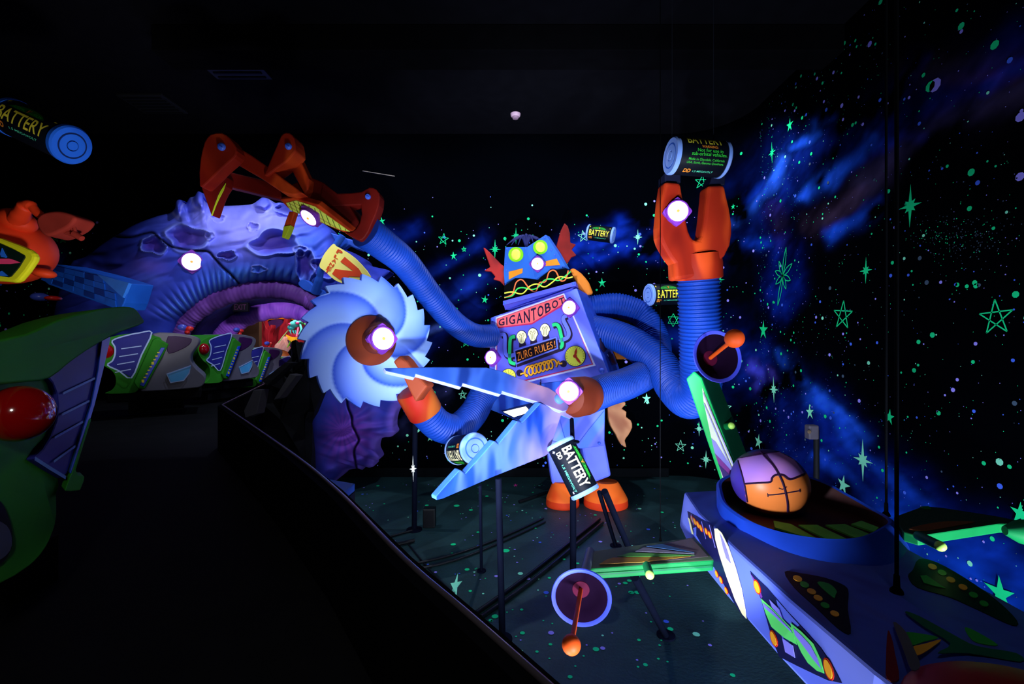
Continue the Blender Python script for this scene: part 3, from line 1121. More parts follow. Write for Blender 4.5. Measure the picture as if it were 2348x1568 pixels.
def seam(pts, w=2.0):
    global bul
    q = c2(pts, 6)
    d2 = np.full(PX.shape, 1e9)
    for (ax, ay), (bx, by) in zip(q[:-1], q[1:]):
        vx, vy = bx - ax, by - ay
        t = np.clip(((PX - ax) * vx + (PY - ay) * vy) / (vx * vx + vy * vy + 1e-9), 0, 1)
        d2 = np.minimum(d2, (PX - ax - t * vx) ** 2 + (PY - ay - t * vy) ** 2)
    k = np.exp(-d2 / (2 * w * w))
    bul -= .06 * k
    mix(k * 1.1, np.array(lin((10, 12, 40))))


seam([(262, 542), (300, 544), (330, 536), (350, 534), (368, 548), (395, 566), (440, 574), (475, 576), (492, 592), (510, 612), (530, 630), (548, 650)])
seam([(792, 880), (797, 930), (806, 955), (808, 975), (820, 1000), (822, 1012), (812, 1032), (815, 1060), (818, 1074)], 1.6)
colr = colr * (0.92 + .16 * fbm(PX / 9, PY / 9, 3, 61))[..., None]
Y0 = 6.85
DEP = Y0 - bul - .02
planet = thing('planet_arch', (P(520, 800, 6.9).x, 6.9, DZ), 'big blue and purple cratered planet forming an arch over the track', 'arch')
mb = MB()
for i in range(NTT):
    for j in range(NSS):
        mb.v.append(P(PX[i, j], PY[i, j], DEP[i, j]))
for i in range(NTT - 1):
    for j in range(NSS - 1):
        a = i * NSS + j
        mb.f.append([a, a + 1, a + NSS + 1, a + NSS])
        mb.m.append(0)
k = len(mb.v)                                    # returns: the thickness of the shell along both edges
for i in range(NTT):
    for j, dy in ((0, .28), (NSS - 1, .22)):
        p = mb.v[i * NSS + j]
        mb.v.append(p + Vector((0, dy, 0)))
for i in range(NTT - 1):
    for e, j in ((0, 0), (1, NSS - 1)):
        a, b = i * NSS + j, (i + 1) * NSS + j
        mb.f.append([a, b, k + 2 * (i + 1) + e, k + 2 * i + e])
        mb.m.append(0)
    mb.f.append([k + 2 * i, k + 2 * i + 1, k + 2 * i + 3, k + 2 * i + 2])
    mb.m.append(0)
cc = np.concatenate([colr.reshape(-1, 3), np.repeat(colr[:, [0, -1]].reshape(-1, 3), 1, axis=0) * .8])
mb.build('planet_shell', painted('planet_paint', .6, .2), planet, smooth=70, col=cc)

M_LIPA = airbrush('lip_paint_plum', [(.3, (84, 46, 122)), (.55, (126, 74, 172)), (.75, (100, 66, 140))], 2.0, .6, kind='noise')
M_LIPB = airbrush('lip_paint_violet', [(.3, (120, 58, 200)), (.55, (166, 94, 238)), (.75, (130, 74, 220))], 2.0, .6, kind='noise')


def lip(name, pts, Y, r, mt, parent, n_rib, label, flat=.75):
    q = catmull([P(x, y, Y) for x, y in c2(pts, 4)], 8)
    m = len(q)
    rs = [r * (1 + .055 * abs(math.sin(math.pi * n_rib * i / m)) + .05 * math.sin(i * .37)) for i in range(m)]
    return MB().tube(q, rs, 18, flat=flat).build(name, mt, parent, smooth=70, label=label)


lip('upper_lip', [(408, 830), (410, 775), (434, 730), (480, 696), (545, 672), (610, 664), (668, 670), (712, 690), (736, 712), (742, 740)], 6.74, .13, M_LIPA, planet, 62, 'plum coloured wrinkled lip around the arch mouth')
lip('inner_lip', [(498, 815), (506, 778), (535, 744), (582, 720), (640, 708), (690, 714), (718, 728), (732, 746)], 8.5, .17, M_LIPB, planet, 58, 'bright violet wrinkled lip deep inside the mouth')
# throat between the two lips
A1 = c2([(404, 900), (412, 778), (436, 734), (482, 700), (545, 676), (610, 668), (668, 674), (710, 693), (736, 720), (746, 800), (746, 900)], 5)
A2 = c2([(470, 900), (494, 775), (530, 732), (580, 706), (615, 700), (645, 697), (670, 699), (695, 705), (725, 722), (745, 800), (746, 900)], 5)
mb = MB()
m = len(A1)
for i in range(m):
    for j in range(9):
        f = j / 8
        Y = 6.9 + (8.7 - 6.9) * f
        a, b = P(*A1[i], 6.9), P(*A2[i], 8.7)
        mb.v.append(a.lerp(b, f))
for i in range(m - 1):
    for j in range(8):
        a = i * 9 + j
        mb.f.append([a, a + 1, a + 10, a + 9])
        mb.m.append(0)
mb.build('throat', mat('throat_paint', (26, 24, 92), .8, .1, vary=.35), planet, smooth=70, label='dark blue throat between the two lips')
pc = P(440, 600, 6.36)
target(planet, pc, (.5, -1, -.15), .118)
# unlit exit sign inside
c = P(553, 704, 7.6)
t = thing('exit_sign', c, 'unlit dark sign reading EXIT inside the arch mouth', 'sign')
MB().box(c, (.26, .05, .15)).build('sign_box', mat('exit_sign_black', (5, 5, 9), .8, .02), t, bevel=.006)
mb = MB()
text_on(mb, 'EXIT', lambda u, v: c + Vector(((u - .5) * .2, -.029, (v - .5) * .09)))
mb.build('lettering', mat('exit_sign_dim_red', (34, 16, 34), .7, .02), t)

# flag planted on the planet
FY = 6.0
flag = thing('planet_flag', P(725, 690, 6.15), 'yellow flag with red lettering planted on the planet beside the saw blade', 'flag')
M_FLAGB = mat('flag_pole_blue', (36, 86, 190), .5)
MB().tube(catmull([P(722, 672, 6.12), P(732, 640, 6.06), P(739, 612, 6.02), P(775, 556, 5.98), P(786, 540, 5.97)], 6), [.055] * 7 + [.045] * 18, 14).build('pole', M_FLAGB, flag, smooth=60)
foot = [(684, 651), (690, 642), (702, 642), (716, 654), (726, 662), (736, 664), (744, 680), (748, 690), (742, 686), (730, 676), (718, 672), (706, 668), (694, 662)]
MB().prism([P(x, y, 6.13) for x, y in c2(foot, 3, True)], (0, .12, 0)).build('foot_claw', M_FLAGB, flag, smooth=50, bevel=.02)
top = [(757, 533), (775, 538), (792, 545), (806, 549), (820, 556), (832, 575), (815, 570), (800, 562), (786, 572), (772, 562), (765, 548)]
MB().prism([P(x, y, 6.05) for x, y in top], (0, .1, 0)).build('cross_bracket', mat('flag_bracket_blue', (32, 80, 190), .5), flag, bevel=.015)
fp = [(764, 559), (770, 566), (775, 566), (812, 590), (848, 632), (836, 646), (816, 652), (795, 652), (768, 642), (745, 622), (733, 612), (735, 600), (745, 580)]
FPL = Plane(P(770, 560, 5.92), P(735, 610, 5.92), P(840, 640, 5.75))
fl_b = MB().prism([FPL.at(x, y) for x, y in c2(fp, 3, True)], FPL.n * -.03).build('cloth', mat('flag_yellow', (255, 240, 120), .6, vary=.06), flag)
M_ZRED = mat('flag_orange_red', (222, 70, 26), .6)
zz = [(791, 589), (781, 600), (811, 622), (769, 617), (762, 628), (778, 640), (796, 648), (808, 650), (799, 634), (835, 635), (823, 616)]
mb = MB().poly([FPL.at(x, y, .006) for x, y in zz], 0)
mb.build('big_letter', M_ZRED, fl_b, label='big red letter Z')
mb = MB()
ls = [('P', (779, 578), 11), ('L', (772, 589), 9), ('A', (767, 598), 9), ('N', (761, 607), 9), ('E', (756, 615), 9), ('T', (751, 622), 9)]
for ch, (x, y), h in ls:
    a = math.radians(-32)
    ux, uy, vx_, vy_ = math.cos(a + 1.0) * .0 + .85, .52, -.52, .85

    def fn(u, v, x=x, y=y, h=h):
        du, dv = (u - .5) * h * 1.25, (v - .5) * h * .85
        return FPL.at(x + du * .86 + dv * .5, y + du * .42 - dv * .9, .006)
    text_on(mb, ch, fn, 0, bold=.03)
mb.build('lettering', M_ZRED, fl_b, label='red lettering PLANET')

# ------------------------------------------------------------------ orange chamber beyond the arch
mb = MB()
bx = [(-5.9, 8.75), (-5.9, 10.6), (-3.2, 10.6), (-3.2, 8.75)]
for (a, b) in zip(bx[:-1], bx[1:]):
    mb.poly([(*a, 0), (*b, 0), (*b, 3), (*a, 3)])
mb.poly([(*p, 0.25) for p in bx])
mb.poly([(*p, 2.6) for p in bx])
mb.build('wall_chamber', mat('chamber_dark_red_paint', (105, 26, 44), .8, .1, vary=.4, vscale=2.0), None, kind='structure', base=False)
mb = MB()
mb.prism([P(x, y, 9.1) for x, y in [(530, 735), (594, 712), (594, 830), (530, 860)]], (0, .1, 0))
mb.build('wall_partition', mat('chamber_brown_panel', (62, 44, 34), .8, .1), None, kind='structure', base=False)
SKY = airbrush('chamber_sky_paint', [(.2, (236, 92, 20)), (.6, (255, 150, 40)), (.9, (240, 110, 24))], 1.5, 2, kind='noise')
tag(MB().prism([P(x, y, 10.5) for x, y in [(600, 700), (700, 700), (700, 728), (690, 733), (662, 733), (640, 731), (618, 733), (600, 742)]], (0, .05, 0)).build('sky_panel', SKY), 'orange painted sky panel at the back of the chamber', 'panel')
tag(MB().prism([P(x, y, 10.45) for x, y in c2([(612, 742), (618, 736), (632, 732), (648, 735), (646, 745), (640, 752), (628, 757), (618, 752)], 3, True)], (0, .05, 0)).build('canyon_shape', mat('canyon_purple', (82, 40, 116), .7)), 'dusky purple shape painted between the red spires', 'panel')  # flat purple shape in one even paint
REDS = airbrush('spire_paint', [(.3, (90, 14, 28)), (.5, (176, 34, 56)), (.7, (112, 18, 46))], 3, .6, kind='noise', stretch=(1.5, 1, .6))
for lab, q, Y in (('forked crimson spire at the left edge of the chamber', [(592, 728), (601, 727), (606, 742), (613, 755), (619, 746), (622, 745), (623, 752), (617, 764), (616, 780), (611, 796), (600, 798), (596, 780), (594, 755)], 9.9),
                  ('wide dark red rock trunk behind the glowing insect', [(655, 716), (664, 716), (659, 733), (660, 745), (668, 758), (662, 790), (655, 820), (612, 820), (612, 798), (618, 772), (634, 752), (648, 740)], 10.2),
                  ('red ridge under the insect tail', [(664, 764), (690, 768), (712, 772), (722, 778), (732, 806), (736, 830), (690, 830), (680, 790), (660, 770)], 9.9)):
    tag(MB().prism([P(x, y, Y) for x, y in c2(q, 3, True)], (0, .18, 0)).build('canyon_rock', REDS, None, smooth=45, bevel=.02), lab, 'rock', 'red canyon rocks in the chamber')
YEL = mat('leaf_edge_yellow', (250, 190, 40), .6)
mb = MB()
mb.prism([P(x, y, 9.7) for x, y in c2([(655, 767), (668, 773), (690, 772), (702, 769), (698, 774), (682, 778), (676, 790), (681, 786), (676, 788), (660, 778)], 2, True)], (0, .04, 0), 0)
tag(mb.build('leaf', YEL), 'yellow edged leaf under the glowing insect', 'leaf')
cup = thing('cup_plant', P(650, 838, 9.5), 'orange and pink cup shaped plant in the lit chamber', 'plant')
MB().prism([P(x, y, 9.55) for x, y in c2([(623, 822), (632, 806), (640, 798), (655, 803), (668, 812), (676, 810), (675, 826), (672, 838), (640, 838), (624, 832)], 3, True)], (0, .2, 0)).build('base', airbrush('cup_orange', [(.2, (240, 90, 30)), (.7, (255, 170, 90))], 3, 2, kind='noise'), cup, smooth=45, bevel=.02)
MB().prism([P(x, y, 9.5) for x, y in c2([(629, 793), (637, 784), (650, 771), (653, 783), (660, 797), (668, 806), (674, 808), (668, 812), (655, 805), (643, 802), (632, 803)], 3, True)], (0, .15, 0)).build('petal', airbrush('cup_pink', [(.2, (220, 150, 150)), (.7, (235, 190, 185))], 3, 2, kind='noise'), cup, smooth=45, bevel=.015)
MB().prism([P(x, y, 9.62) for x, y in c2([(651, 772), (662, 782), (676, 790), (676, 806), (668, 805), (658, 795)], 3, True)], (0, .04, 0)).build('cup_hollow', mat('cup_dark_violet', (58, 26, 76), .6), cup)
MB().prism([P(x, y, 9.45) for x, y in [(665, 781), (666, 785), (663, 792), (657, 798), (661, 790), (663, 784)]], (0, .02, 0)).build('stamen', mat('stamen_green', (130, 240, 60), .5), cup)
bug = thing('insect_figure', P(690, 772, 9.4), 'teal glowing insect figure with a yellow segmented tail in the chamber', 'figure')
TEAL = airbrush('insect_teal', [(.2, (40, 170, 180)), (.7, (96, 226, 220))], 6, 2, kind='noise')
bm_ = MB()
bm_.sphere(P(678, 742, 9.3), (.14, .12, .075), ax=(Vector((.93, 0, .35)), Vector((0, 1, 0)), Vector((-.35, 0, .93))))
bm_.sphere(P(668, 751, 9.28), (.075, .07, .055))
bm_.sphere(P(683, 738, 9.22), (.07, .05, .045))
bm_.build('head', TEAL, bug, smooth=60)
eb = MB()
eb.sphere(P(682, 741, 9.17), (.035, .03, .03), n=14)
eb.sphere(P(664, 743, 9.2), (.025, .03, .025), n=14)
eb.build('eyes', mat('insect_pink_eye', (230, 60, 130), .4), bug, smooth=60)
for k, (a, b) in enumerate((((664, 757), (668, 767)), ((671, 758), (675, 766)), ((677, 757), (679, 767)))):
    MB().tube([P(*a, 9.2), P(*b, 9.2)], [.022, .003], 10).build('tooth', TEAL, bug, smooth=60)
MB().tube(catmull([P(688, 744, 9.22), P(691, 755, 9.2), P(688, 764, 9.2), P(686, 767, 9.2)], 4), .022, 10).build('mandible', TEAL, bug, smooth=60)
MB().tube(catmull([P(684, 750, 9.2), P(682, 762, 9.18), P(680, 772, 9.16)], 4), .018, 10).build('tongue', mat('insect_tongue', (240, 120, 170), .5), bug, smooth=60)
seg = [(692, 737), (698, 738), (704, 742), (708, 748), (711, 755), (715, 761)]
for k, (x, y) in enumerate(seg):
    MB().sphere(P(x, y, 9.32), (.052, .06, .058), n=16).build('tail_segment', mat('insect_tail_yellow', (226, 240, 110) if k % 2 else (120, 226, 150), .5), bug, smooth=60)
MB().sphere(P(720, 770, 9.3), .05, n=16).build('tail_lamp', mat('insect_tail_lamp', (255, 240, 235), emit=5), bug, smooth=60, label='glowing white tail lamp')
tag(MB().tube([P(638, 786, 9.36), P(650, 770, 9.36), P(661, 757, 9.34)], [.012, .012, .008], 8).build('plant_stem', mat('stem_pale_green', (180, 230, 150), .5)), 'thin pale green stem rising from the pink petal to the insect', 'stem')


# ------------------------------------------------------------------ the big toy robot
RY = 6.0
robot = thing('toy_robot', (P(1330, 1160, RY).x, RY, FZ), 'giant purple and blue toy robot with four hose arms, saw blade, shears and claws', 'robot')
M_TOR = airbrush('robot_periwinkle', [(.1, (80, 90, 210)), (.5, (96, 106, 230)), (.9, (106, 126, 242))], 1.0, 1.0, rot=(0, .7, 0))
M_PANEL = mat('robot_panel_violet', (92, 94, 222), .5, vary=.06)
M_SIDE = mat('robot_side_blue', (36, 72, 190), .55, vary=.15)
M_HEAD = airbrush('robot_head_blue', [(.1, (36, 88, 196)), (.6, (44, 108, 206)), (.95, (40, 120, 190))], 1.2, 2.0, kind='noise')
M_WHT = mat('robot_border_ice', (206, 210, 255), .5, vary=.03)
M_RED = mat('robot_line_crimson', (190, 40, 90), .5, vary=.03)
M_PINK = mat('robot_title_coral', (252, 104, 108), .5, vary=.05)
M_INK = mat('robot_ink_navy', (30, 16, 52), .6, vary=0)
M_YEL = mat('robot_gauge_yellow', (232, 238, 84), .5, vary=.05)
M_CREAM = mat('robot_bulb_cream', (250, 248, 190), .5, vary=.03)
M_GRN = mat('robot_pipe_green', (38, 206, 120), .5, vary=.05)
M_PIPE = mat('robot_pipe_blue', (104, 118, 246), .5, vary=.05)
M_ORG = mat('robot_coil_orange', (252, 172, 44), .5, vary=.05)
M_SCR = mat('robot_screen_black', (24, 10, 22), .4, vary=0)
M_DIG = mat('robot_digit_orange', (248, 140, 50), .5, vary=0)
M_RIV = mat('rivet_blue', (60, 96, 220), .4, .4)
M_HOT = airbrush('claw_red_paint', [(.3, (110, 16, 8)), (.45, (150, 34, 14)), (.56, (205, 70, 24)), (.7, (116, 20, 10))], 1.5, .5, rot=(0, .6, .3), kind='noise', stretch=(1.6, 1, .55), spec=.12)
M_HOTD = airbrush('claw_dark_red', [(.3, (70, 8, 8)), (.5, (108, 18, 12)), (.7, (78, 12, 10))], 1.5, .5, kind='noise', spec=.12)
M_GOLD = airbrush('horn_gold_paint', [(.3, (160, 66, 18)), (.5, (220, 124, 32)), (.7, (186, 84, 20))], 2.0, .5, kind='noise')
M_HOSE = mat('hose_blue_rubber', (10, 54, 150), .5, .22, vary=.1)

TPL = Plane.facing(P(1240, 770, 5.98), (-.43, -.9, .06))
BK = -TPL.n * .72
tf = [(1124, 728), (1150, 719), (1315, 662), (1323, 660), (1345, 722), (1398, 861), (1236, 880), (1122, 906), (1121, 840)]
torso = MB().prism([TPL.at(*p) for p in tf], BK, 0, 1).build('torso', [M_TOR, M_SIDE], robot, bevel=.018)
# lower front skirt, leaning in, with two lit windows
SPL = Plane(TPL.at(1122, 906), TPL.at(1398, 861), P(1190, 966, 6.3))
sk = [TPL.at(1122, 906), TPL.at(1236, 880), TPL.at(1330, 868), SPL.at(1290, 925), SPL.at(1246, 935), SPL.at(1190, 966), SPL.at(1121, 938)]
skirt = MB().prism(sk, BK * .8).build('torso_skirt', airbrush('skirt_blue', [(.2, (30, 60, 176)), (.7, (46, 96, 220)), (.95, (60, 110, 230))], 1.5, 2), robot, bevel=.01)
M_WIN = mat('window_glow_cream', (255, 252, 214), emit=1.6)
MB().prism([SPL.at(x, y, .006) for x, y in [(1150, 941), (1200, 928), (1222, 924), (1262, 912), (1262, 922), (1216, 948), (1190, 962), (1170, 957)]], SPL.n * -.01).build('window_bed', mat('skirt_navy', (16, 34, 96), .5), skirt)
for q in ([(1155, 943), (1206, 931), (1216, 943), (1179, 955)], [(1219, 931), (1250, 921), (1240, 930), (1231, 939)]):
    MB().prism([SPL.at(x, y, .014) for x, y in q], SPL.n * -.01).build('lit_window', M_WIN, skirt)

# painted front panel and what stands on it
panel = MB()
panel.prism([TPL.at(x, y, .012) for x, y in [(1137.5, 728), (1294, 672.5), (1366, 838), (1212, 876), (1134, 893), (1136, 840)]], TPL.n * -.01, 0)
panel.prism([TPL.at(x, y, .015) for x, y in [(1140, 731), (1292.5, 676.5), (1361, 835.5), (1212, 872), (1138.5, 888), (1139.5, 840)]], TPL.n * -.002, 1)
panel.prism([TPL.at(x, y, .018) for x, y in [(1141.5, 753), (1221, 744), (1301.5, 696), (1358, 834), (1212, 869), (1141, 884)]], TPL.n * -.002, 2)
pn = panel.build('front_panel', [M_WHT, M_RED, M_PANEL], robot)
mb = MB().prism([TPL.at(x, y, .02) for x, y in [(1141, 732), (1292, 678.5), (1298, 693), (1220, 741), (1141.5, 750)]], TPL.n * -.003)
tb = mb.build('title_band', M_PINK, pn)
mb = MB()


def title(u, v):
    x = 1143.5 + u * 152
    ytop = 733.5 + (680.5 - 733.5) * u
    yb = 748.5 + (740 - 748.5) * min(u / .5, 1) if u < .5 else 740 + (693.5 - 740) * (u - .5) / .5
    return TPL.at(x + (1 - v) * u * 3.0, yb + (ytop - yb) * v, .026)


x0 = 0.0
wds = {'I': .42, 'G': 1, 'A': 1, 'N': 1, 'T': .85, 'O': 1, 'B': .95}
tot = sum(wds[c] for c in 'GIGANTOBOT')
for ch in 'GIGANTOBOT':
    w = wds[ch] / tot
    text_on(mb, ch, lambda u, v, x0=x0, w=w: title(x0 + w * (.1 + .8 * u) if ch != 'I' else x0 + w * (.3 + .4 * u), .05 + .9 * v), 0, bold=.016, cuts=6)
    x0 += w
mb.build('title_lettering', M_INK, pn, label='dark lettering GIGANTOBOT')
# pipes
mb = MB()


def stroke(pts, w, mi, lift=.03):
    q = [TPL.at(x, y, lift) for x, y in c2(pts, 6)]
    mb.ribbon(q, w * TPL.at(*pts[0]).y / F, TPL.n, mi)


def pipe(pts, w, mi):
    global mb
    stroke([(x + 1.5, y + 2) for x, y in pts], w + 5, 0, .021)
    stroke(pts, w + 2.4, 0, .024)
    stroke(pts, w, mi, .03)
    mb.build('pipe', [M_INK, M_GRN, M_PIPE], pn)
    mb = MB()


pipe([(1183, 772), (1175, 774), (1172, 780), (1171, 800), (1171, 826), (1176, 832), (1184, 834)], 8, 1)
pipe([(1268, 746), (1277, 744), (1283, 750), (1288, 768), (1291, 788), (1288, 796), (1280, 797)], 8, 1)
pipe([(1150, 768), (1157, 767), (1160, 774), (1160, 800), (1163, 813), (1172, 816), (1184, 812)], 9, 2)
pipe([(1301, 724), (1294, 728), (1294, 736), (1302, 752), (1306, 766), (1300, 776), (1280, 782)], 9, 2)
# display
SPX = lambda pts, off: [TPL.at(x, y, off) for x, y in pts]
mb = MB()
mb.prism(SPX([(1184, 808), (1283, 778), (1287, 806), (1188, 842)], .032), TPL.n * -.012, 0)
mb.prism(SPX([(1181, 802.5), (1279, 771.5), (1282, 800), (1185.5, 836)], .04), TPL.n * -.02, 1)
mb.prism(SPX([(1184.5, 805), (1276.5, 776), (1279, 798), (1188, 832)], .044), TPL.n * -.005, 2)
ds = mb.build('display', [M_INK, M_PIPE, M_SCR], pn, label='blue framed black display reading ZURG RULES!')
mb = MB()
text_on(mb, 'ZURG', quad_fn(TPL, (1188, 809), (1221, 798.5), (1224, 815.5), (1190.5, 828), .049), bold=-.006)
text_on(mb, 'RULES', quad_fn(TPL, (1228.5, 796), (1269, 783), (1271.5, 798), (1231, 813), .049), bold=-.006)
text_on(mb, '!', quad_fn(TPL, (1273, 782), (1275, 781.2), (1277, 796), (1275, 797), .049), bold=0)
mb.build('display_lettering', M_DIG, ds)
# three bulbs
for cx, cy in ((1198, 773.5), (1223.6, 767.5), (1251.5, 757.5)):
    mb = MB()
    mb.prism(SPX([(cx - 6 + k, cy + 10 + j) for k, j in ((0, 0), (13, -4), (16, 8), (0, 13))], .023), TPL.n * -.004, 0)
    sh = [(cx + 11.2 * math.sin(a) * (1.0 if math.cos(a) > -.2 else .78), cy - 14.5 * math.cos(a)) for a in [2 * math.pi * i / 28 for i in range(28)]]
    mb.prism(SPX([(cx + (x - cx) * 1.13, cy + (y - cy) * 1.1) for x, y in sh], .026), TPL.n * -.004, 0)
    mb.prism(SPX(sh, .032), TPL.n * -.006, 1)
    for pts in ([(cx - 3, cy + 12), (cx - 3.4, cy), (cx - 6, cy - 4), (cx - 3, cy - 8), (cx, cy - 3), (cx + 3, cy - 9), (cx + 6, cy - 5), (cx + 3.4, cy), (cx + 4, cy + 11)], [(cx, cy + 11), (cx, cy - 2)]):
        q = [TPL.at(x, y, .035) for x, y in c2(pts, 4)]
        mb.ribbon(q, 1.1 * 6 / F, TPL.n, 2)
    mb.build('light_bulb', [M_INK, M_CREAM, mat('filament_olive', (110, 96, 40), .6)], pn, label='cream painted light bulb')
# gauges
for cx, cy, r, hands in ((1320.5, 816.5, 22.5, True), (1168, 862, 16, False)):
    mb = MB()
    mb.prism(SPX(px_circle(cx, cy, r * 1.06, r * 1.06, 36), .026), TPL.n * -.008, 0)
    mb.prism(SPX(px_circle(cx, cy, r, r, 36), .031), TPL.n * -.004, 1)
    for k in range(24 if hands else 12):
        a = 2 * math.pi * k / (24 if hands else 12)
        r0 = r * (.8 if hands else .25)
        mb.ribbon([TPL.at(cx + r0 * math.cos(a), cy + r0 * math.sin(a), .034), TPL.at(cx + r * .95 * math.cos(a), cy + r * .95 * math.sin(a), .034)], .9 * 6 / F, TPL.n, 2)
    g = mb.build('gauge', [M_INK, M_YEL, mat('gauge_tick_olive', (130, 130, 40), .6)], pn)
    if hands:
        mb = MB()
        for (x, y, w) in ((1324, 798, 3.6), (1335, 835, 3.6)):
            dx, dy = x - cx, y - cy
            l = math.hypot(dx, dy)
            nx, ny = -dy / l * w / 2, dx / l * w / 2
            mb.prism(SPX([(cx - nx, cy - ny), (cx + dx * .55 - nx * 1.6, cy + dy * .55 - ny * 1.6), (x, y), (cx + dx * .55 + nx * 1.6, cy + dy * .55 + ny * 1.6), (cx + nx, cy + ny)], .04), TPL.n * -.004)
        mb.prism(SPX(px_circle(cx, cy, 4.2, n=16), .044), TPL.n * -.008)
        mb.build('hands', mat('gauge_hand_red', (170, 40, 24), .5), g)
# coil spring painted orange
mb = MB()
cp = [(1195, 858), (1204, 855)]
for i in range(0, 7 * 14 + 1):
    a = 2 * math.pi * i / 14
    t = i / (7 * 14)
    cp.append((1209 + 64 * t + 6.5 * math.sin(a + 2.6), 852 - 19 * t - 11 * math.cos(a + 2.6) * (1 - .1 * t)))
cp += [(1283, 827), (1284, 834), (1291, 833)]
q0 = [TPL.at(x, y, .022) for x, y in cp]
q1 = [TPL.at(x, y, .03) for x, y in cp]
mb.ribbon(q0, 6.2 * 6 / F, TPL.n, 0)
mb.ribbon(q1, 3.6 * 6 / F, TPL.n, 1)
for (x, y) in ((1193, 855), (1293, 834)):
    mb.prism(SPX(px_circle(x, y, 8, 8, 16), .02), TPL.n * -.004, 0)
mb.build('coil_spring', [M_INK, M_ORG], pn)
for (x, y, r) in ((1129, 733, .025), (1380, 850, .036), (1128, 921, .036)):
    pl = TPL if y < 900 else SPL
    MB().lathe([(r, 0), (r * .9, r * .4), (r * .5, r * .7), (.002, r * .8)], pl.at(x, y, 0.0), pl.n, 16).build('rivet', M_RIV, robot, smooth=60)
mb = MB()
mb.ribbon([TPL.at(1240, 876, .02), TPL.at(1240, 880, .02), TPL.at(1239, 886, .02)], .012, TPL.n)
mb.ribbon([TPL.at(1240, 869, .004), TPL.at(1241, 884, .004)], .01, TPL.n)
mb.build('panel_seam', M_INK, robot)
target(robot, TPL.at(1309, 707, .06), TPL.n, .088)
target(robot, TPL.at(1132, 820, .06), TPL.n + Vector((-.15, 0, 0)), .09)
# side panel with rust-red painted fittings
SD = Plane(TPL.at(1323, 660), TPL.at(1398, 861), TPL.at(1398, 861) + BK)
mb = MB()
for q, mi in (([(1375, 772), (1385, 775), (1391, 800), (1384, 808), (1376, 798)], 0), ([(1392, 812), (1404, 812), (1414, 834), (1402, 838)], 1), ([(1398, 822), (1404, 822), (1409, 832), (1403, 833)], 2)):
    mb.prism([SD.at(x, y, .012) for x, y in q], SD.n * -.01, mi)
mb.build('side_fittings', [M_INK, mat('side_fitting_navy', (22, 40, 110), .5), mat('side_fitting_rust', (150, 52, 40), .5)], robot)

# pelvis, legs, feet
M_PEL = airbrush('pelvis_periwinkle', [(.1, (80, 96, 214)), (.5, (98, 112, 234)), (.9, (76, 120, 236))], 1.1, 1.0, rot=(0, -.6, .0))
PPL = Plane(P(1262, 1018, 5.98), P(1385, 1022, 5.84), P(1385, 930, 5.92))
MB().prism([PPL.at(x, y) for x, y in [(1238, 925), (1300, 900), (1388, 900), (1386, 1022), (1332, 1029), (1264, 1018), (1250, 990)]], Vector((.1, .5, 0)), 0, 1).build('pelvis', [M_PEL, M_SIDE], robot, bevel=.014)
mb = MB()
mb.ribbon([PPL.at(x, y, .006) for x, y in [(1284, 962), (1291, 990), (1296, 1005), (1303, 1024)]], .008, PPL.n)
mb.ribbon([PPL.at(x, y, .006) for x, y in [(1328, 1014), (1350, 985), (1385, 942)]], .006, PPL.n)
mb.build('pelvis_seam', M_SIDE, robot)
MB().lathe([(.02, 0), (.018, .012), (.002, .018)], PPL.at(1374, 1016), PPL.n, 12).build('rivet', M_RIV, robot, smooth=60)
M_LEG = mat('leg_periwinkle', (96, 112, 240), .5, vary=.12, vscale=2)
M_FOOT = airbrush('foot_orange_paint', [(.3, (206, 60, 20)), (.5, (236, 104, 34)), (.7, (216, 74, 24))], 1.8, .5, kind='noise', spec=.1)
for q, (fx_, fz_), (rx, ry) in (([(1251, 1010), (1318, 1014), (1318, 1112), (1266, 1112)], (1290, 1160), (.215, .2)), ([(1331, 1010), (1386, 1004), (1402, 1092), (1350, 1112)], (1389, 1156), (.285, .24))):
    MB().prism([P(x, y, 5.95) for x, y in q], (0, .3, 0)).build('leg', M_LEG, robot, bevel=.03)
    c = fl(fx_, fz_)
    c = Vector((P(fx_, fz_, 5.98).x, 5.98, FZ))
    mb = MB()
    prof = [(1.0, 0), (1.02, .02), (1.0, .09), (.94, .13), (.62, .29), (.55, .31)]
    n = 40
    for k_, h in prof:
        for j in range(n):
            a = 2 * math.pi * j / n
            mb.v.append(c + Vector((math.cos(a) * rx * k_, math.sin(a) * ry * k_ - (.0 if h < .2 else -.02), h)))
    for i in range(len(prof) - 1):
        for j in range(n):
            jj = (j + 1) % n
            mb.f.append([i * n + j, i * n + jj, (i + 1) * n + jj, (i + 1) * n + j])
            mb.m.append(1 if i < 2 else 0)
    mb.f += [list(reversed(range(n))), [(len(prof) - 1) * n + j for j in range(n)]]
    mb.m += [0, 0]
    mb.build('foot', [M_FOOT, mat('foot_red_band', (206, 56, 22), .55, .1, vary=.15, vscale=3)], robot, smooth=35)

